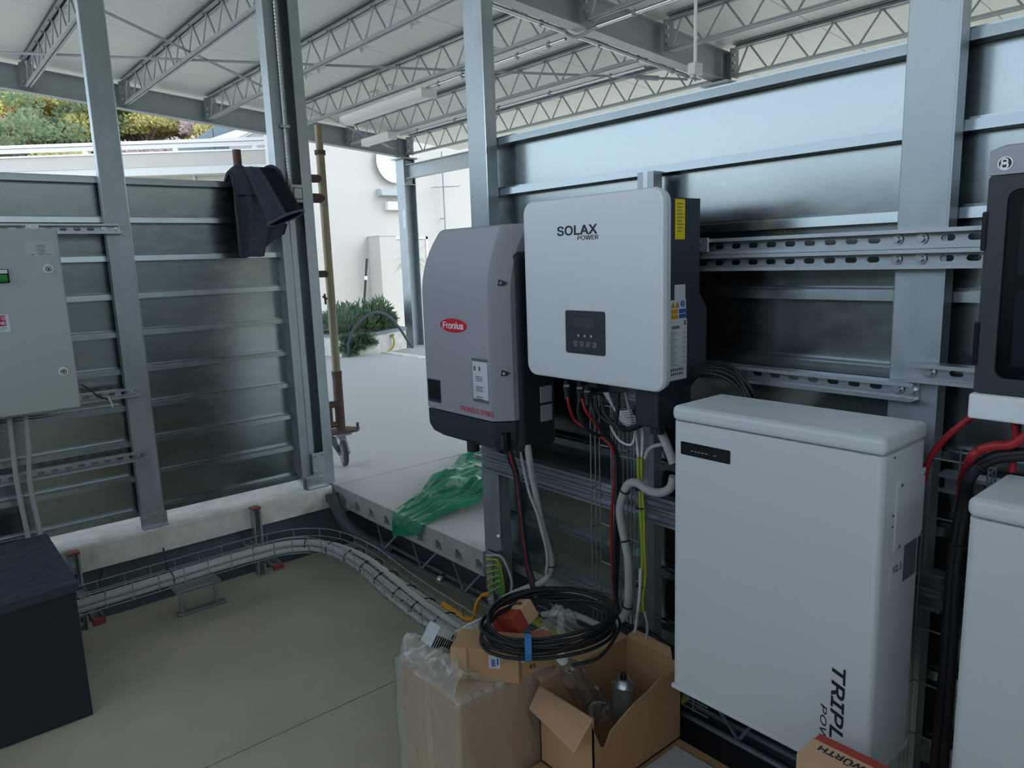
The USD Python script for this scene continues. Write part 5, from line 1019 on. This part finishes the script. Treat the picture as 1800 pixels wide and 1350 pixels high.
def quad(name, a, b, c, d, mt, n=6): put(name, sheet(lambda s, q: (a*(1-s[..., None])+b*s[..., None])*(1-q[..., None])+(d*(1-s[..., None])+c*s[..., None])*q[..., None]+A3(0, 0, 0.006)*np.sin(math.pi*q)[..., None]*np.sin(3*s)[..., None], n, n, 0.004), mt, t)
quad('flap', A3(x0, y1, zt-0.004), A3(x0, y0, zt-0.004), PZ(1010, 1325, 0.315), PZ(930, 1245, 0.330), 'cardboard_pale')
quad('flap', A3(x0+0.01, y1, zt), A3(x1, y1, zt), A3(x1-0.03, y1+0.05, zt+0.035), A3(x0-0.01, y1+0.085, zt+0.060), 'cardboard_pale')
quad('flap', A3(x1, y1, zt), A3(x1, y0+0.03, zt), A3(x1+0.018, y0+0.05, zt+0.020), A3(x1+0.016, y1-0.02, zt+0.030), 'cardboard')
# bottle
pb, ptp = PZ(1056, 1254, 0.235), PZ(988, 1158, 0.47); ax = (ptp-pb)/np.linalg.norm(ptp-pb); a_, b_ = frame_of(ax); Lb = np.linalg.norm(ptp-pb)
t = thing('plastic_bottle', 'clear plastic bottle with white cap leaning in the open carton', 'bottle', tuple(pb))
zs = np.linspace(0, 1, 40); rad = np.where(zs < 0.62, 0.041+0.0008*np.sin(zs*60), 0.041*np.sqrt(np.clip(1-((zs-0.62)/0.33)**2.2*0.93, 0.08, 1))); rad[0] = 0.030
bod = lathe(np.column_stack([np.concatenate([[0.001], rad]), np.concatenate([[0.004], zs*(Lb-0.012)])]), 28)
put('body', trimesh.Trimesh(np.asarray(bod.vertices)@np.array([a_, b_, ax])+pb, bod.faces, process=False), 'pet', t, True)
cp = lathe([(0.001, 0.016), (0.0135, 0.016), (0.0148, 0.013), (0.0148, 0), (0.001, 0)], 24); put('cap', trimesh.Trimesh(np.asarray(cp.vertices)@np.array([a_, b_, ax])+pb+ax*(Lb-0.008), cp.faces, process=False), 'white_plastic', t, 40)
qc = PZ(1096, 1192, 0.345)
t = thing('spray_can', 'metal spray can with black nozzle standing in the open carton', 'can', (qc[0], qc[1], 0.122))
put('can', lathe([(0.001, 0.122), (0.032, 0.122), (0.0325, 0.30), (0.0325, 0.318), (0.034, 0.320), (0.034, 0.325), (0.030, 0.326), (0.0295, 0.3235), (0.024, 0.335), (0.016, 0.343), (0.0165, 0.347), (0.013, 0.347), (0.012, 0.3435), (0.001, 0.3435)], 32, (qc[0], qc[1], 0)), 'spray_metal', t, 30)
put('nozzle', lathe([(0.001, 0.362), (0.006, 0.362), (0.0085, 0.358), (0.009, 0.343)], 20, (qc[0], qc[1], 0)), 'gloss_black', t, 40)
# coil of black cable
t = thing('cable_coil', 'big coil of black cable with blue tape lying over the boxes', 'cable coil', (1.32, 1.44, 0.5))
cc = (PZ(843, 1098, 0.545)+PZ(1083, 1072, 0.545))/2; e1 = PZ(1083, 1076, 0.545)-PZ(843, 1098, 0.545); ra = np.linalg.norm(e1)/2; e1 /= 2*ra
e2 = PZ(966, 1032, 0.556)-PZ(970, 1134, 0.534); rbb = np.linalg.norm(e2)/2; e2 = e2/(2*rbb); rng = np.random.default_rng(7)
for k in range(9):
    s1, s2, ph, off = 1-0.028*(k % 5)-0.02*rng.random(), 1-0.05*(k % 4)-0.03*rng.random(), rng.random()*6, A3(rng.normal()*0.004, rng.normal()*0.004, 0.0055*(k-5.5)+0.003*rng.normal())
    put('loop', tube([cc+off+e1*ra*s1*math.cos(a)+e2*rbb*s2*math.sin(a)+A3(0, 0, 0.007*math.sin(2*a+ph)) for a in np.linspace(0, 2*math.pi, 65)[:-1]], 0.0046, 7, closed=True), 'cable_black', t, True)
put('tape', cyl(cc+e1*ra*(-0.30)+e2*rbb*(-0.90)-e1*0.008, cc+e1*ra*(-0.30)+e2*rbb*(-0.90)+e1*0.009+e2*(-0.002), 0.034, 10), 'tape_blue', t)
put('tail', cab([cc+e1*ra*0.98, cc+e1*ra*1.02+e2*(-rbb*0.35)+A3(0, 0, -0.02), cc+e1*ra*0.7+e2*(-rbb*0.85)+A3(0, 0, -0.05), cc+e1*ra*0.3+e2*(-rbb*1.02)+A3(0, 0, -0.05)], 0.0046), 'cable_black', t, True)
# loose film behind the boxes
def scrap(s, q): 
    n = meshkit.fbm(np.stack([s*5, q*5, 0*s], -1), 4, 6); return np.stack([1.33+0.13*s+0.03*n, 1.42+0.13*q, 0.40+0.09*np.sin(math.pi*s)*np.sin(math.pi*q)*(0.5+n)], -1)
put('plastic_scrap', sheet(scrap, 36, 36), 'film', smooth=True, label='crumpled clear plastic bag behind the red box', cat='plastic bag')
# printed box at the lower right, lying before the battery on another carton
zt = 0.62; A_, B_, C_ = PZ(1441, 1288, zt), PZ(1566, 1348, zt), PZ(1412, 1306, zt)
ex = B_-A_; Lx = np.linalg.norm(ex)*1.15; ex /= np.linalg.norm(ex); ey = A3(ex[1], -ex[0], 0); ey = ey if ey@(C_-A_) > 0 else -ey
W_ = 0.085
t = thing('printed_box', 'red and tan printed box in front of the battery at the bottom edge', 'box', tuple(A_-A3(0, 0, 0.10)))
Fq = lambda m: trimesh.Trimesh(np.asarray(m.vertices)@np.array([ex, ey, (0, 0, 1.0)])+A_-A3(0, 0, 0.10), m.faces if np.linalg.det(np.array([ex, ey, (0, 0, 1.0)])) > 0 else m.faces[:, ::-1], process=False)
put('carton', Fq(rb((0, 0, 0), (Lx, W_, 0.0995), 0.002, False)), 'box_red', t)
put('tan_face', Fq(bx((0.0, 0.024, 0.0995), (Lx, W_, 0.1005))), 'cardboard_pale', t); put('tan_face', Fq(bx((0.0, W_, 0.03), (Lx, W_+0.001, 0.1))), 'cardboard_pale', t)
put('lettering', txt('WÜRTH', 0.0145, A_+ex*0.062+ey*0.042+A3(0, 0, 0.0008), -ex, -ey if np.cross(-ex, -ey)[2] > 0 else ey, bold=True, wide=1.15), 'logo_black', t)
put('lettering', txt('≡', 0.012, A_+ex*0.118+ey*0.042+A3(0, 0, 0.0008), -ex, -ey if np.cross(-ex, -ey)[2] > 0 else ey, bold=True), 'logo_red', t)
put('support_carton', Fq(rb((-0.03, -0.01, -0.515), (Lx+0.05, 0.20, -0.001), 0.003, False)), 'cardboard', label='brown carton under the printed box, mostly below the picture', cat='carton')
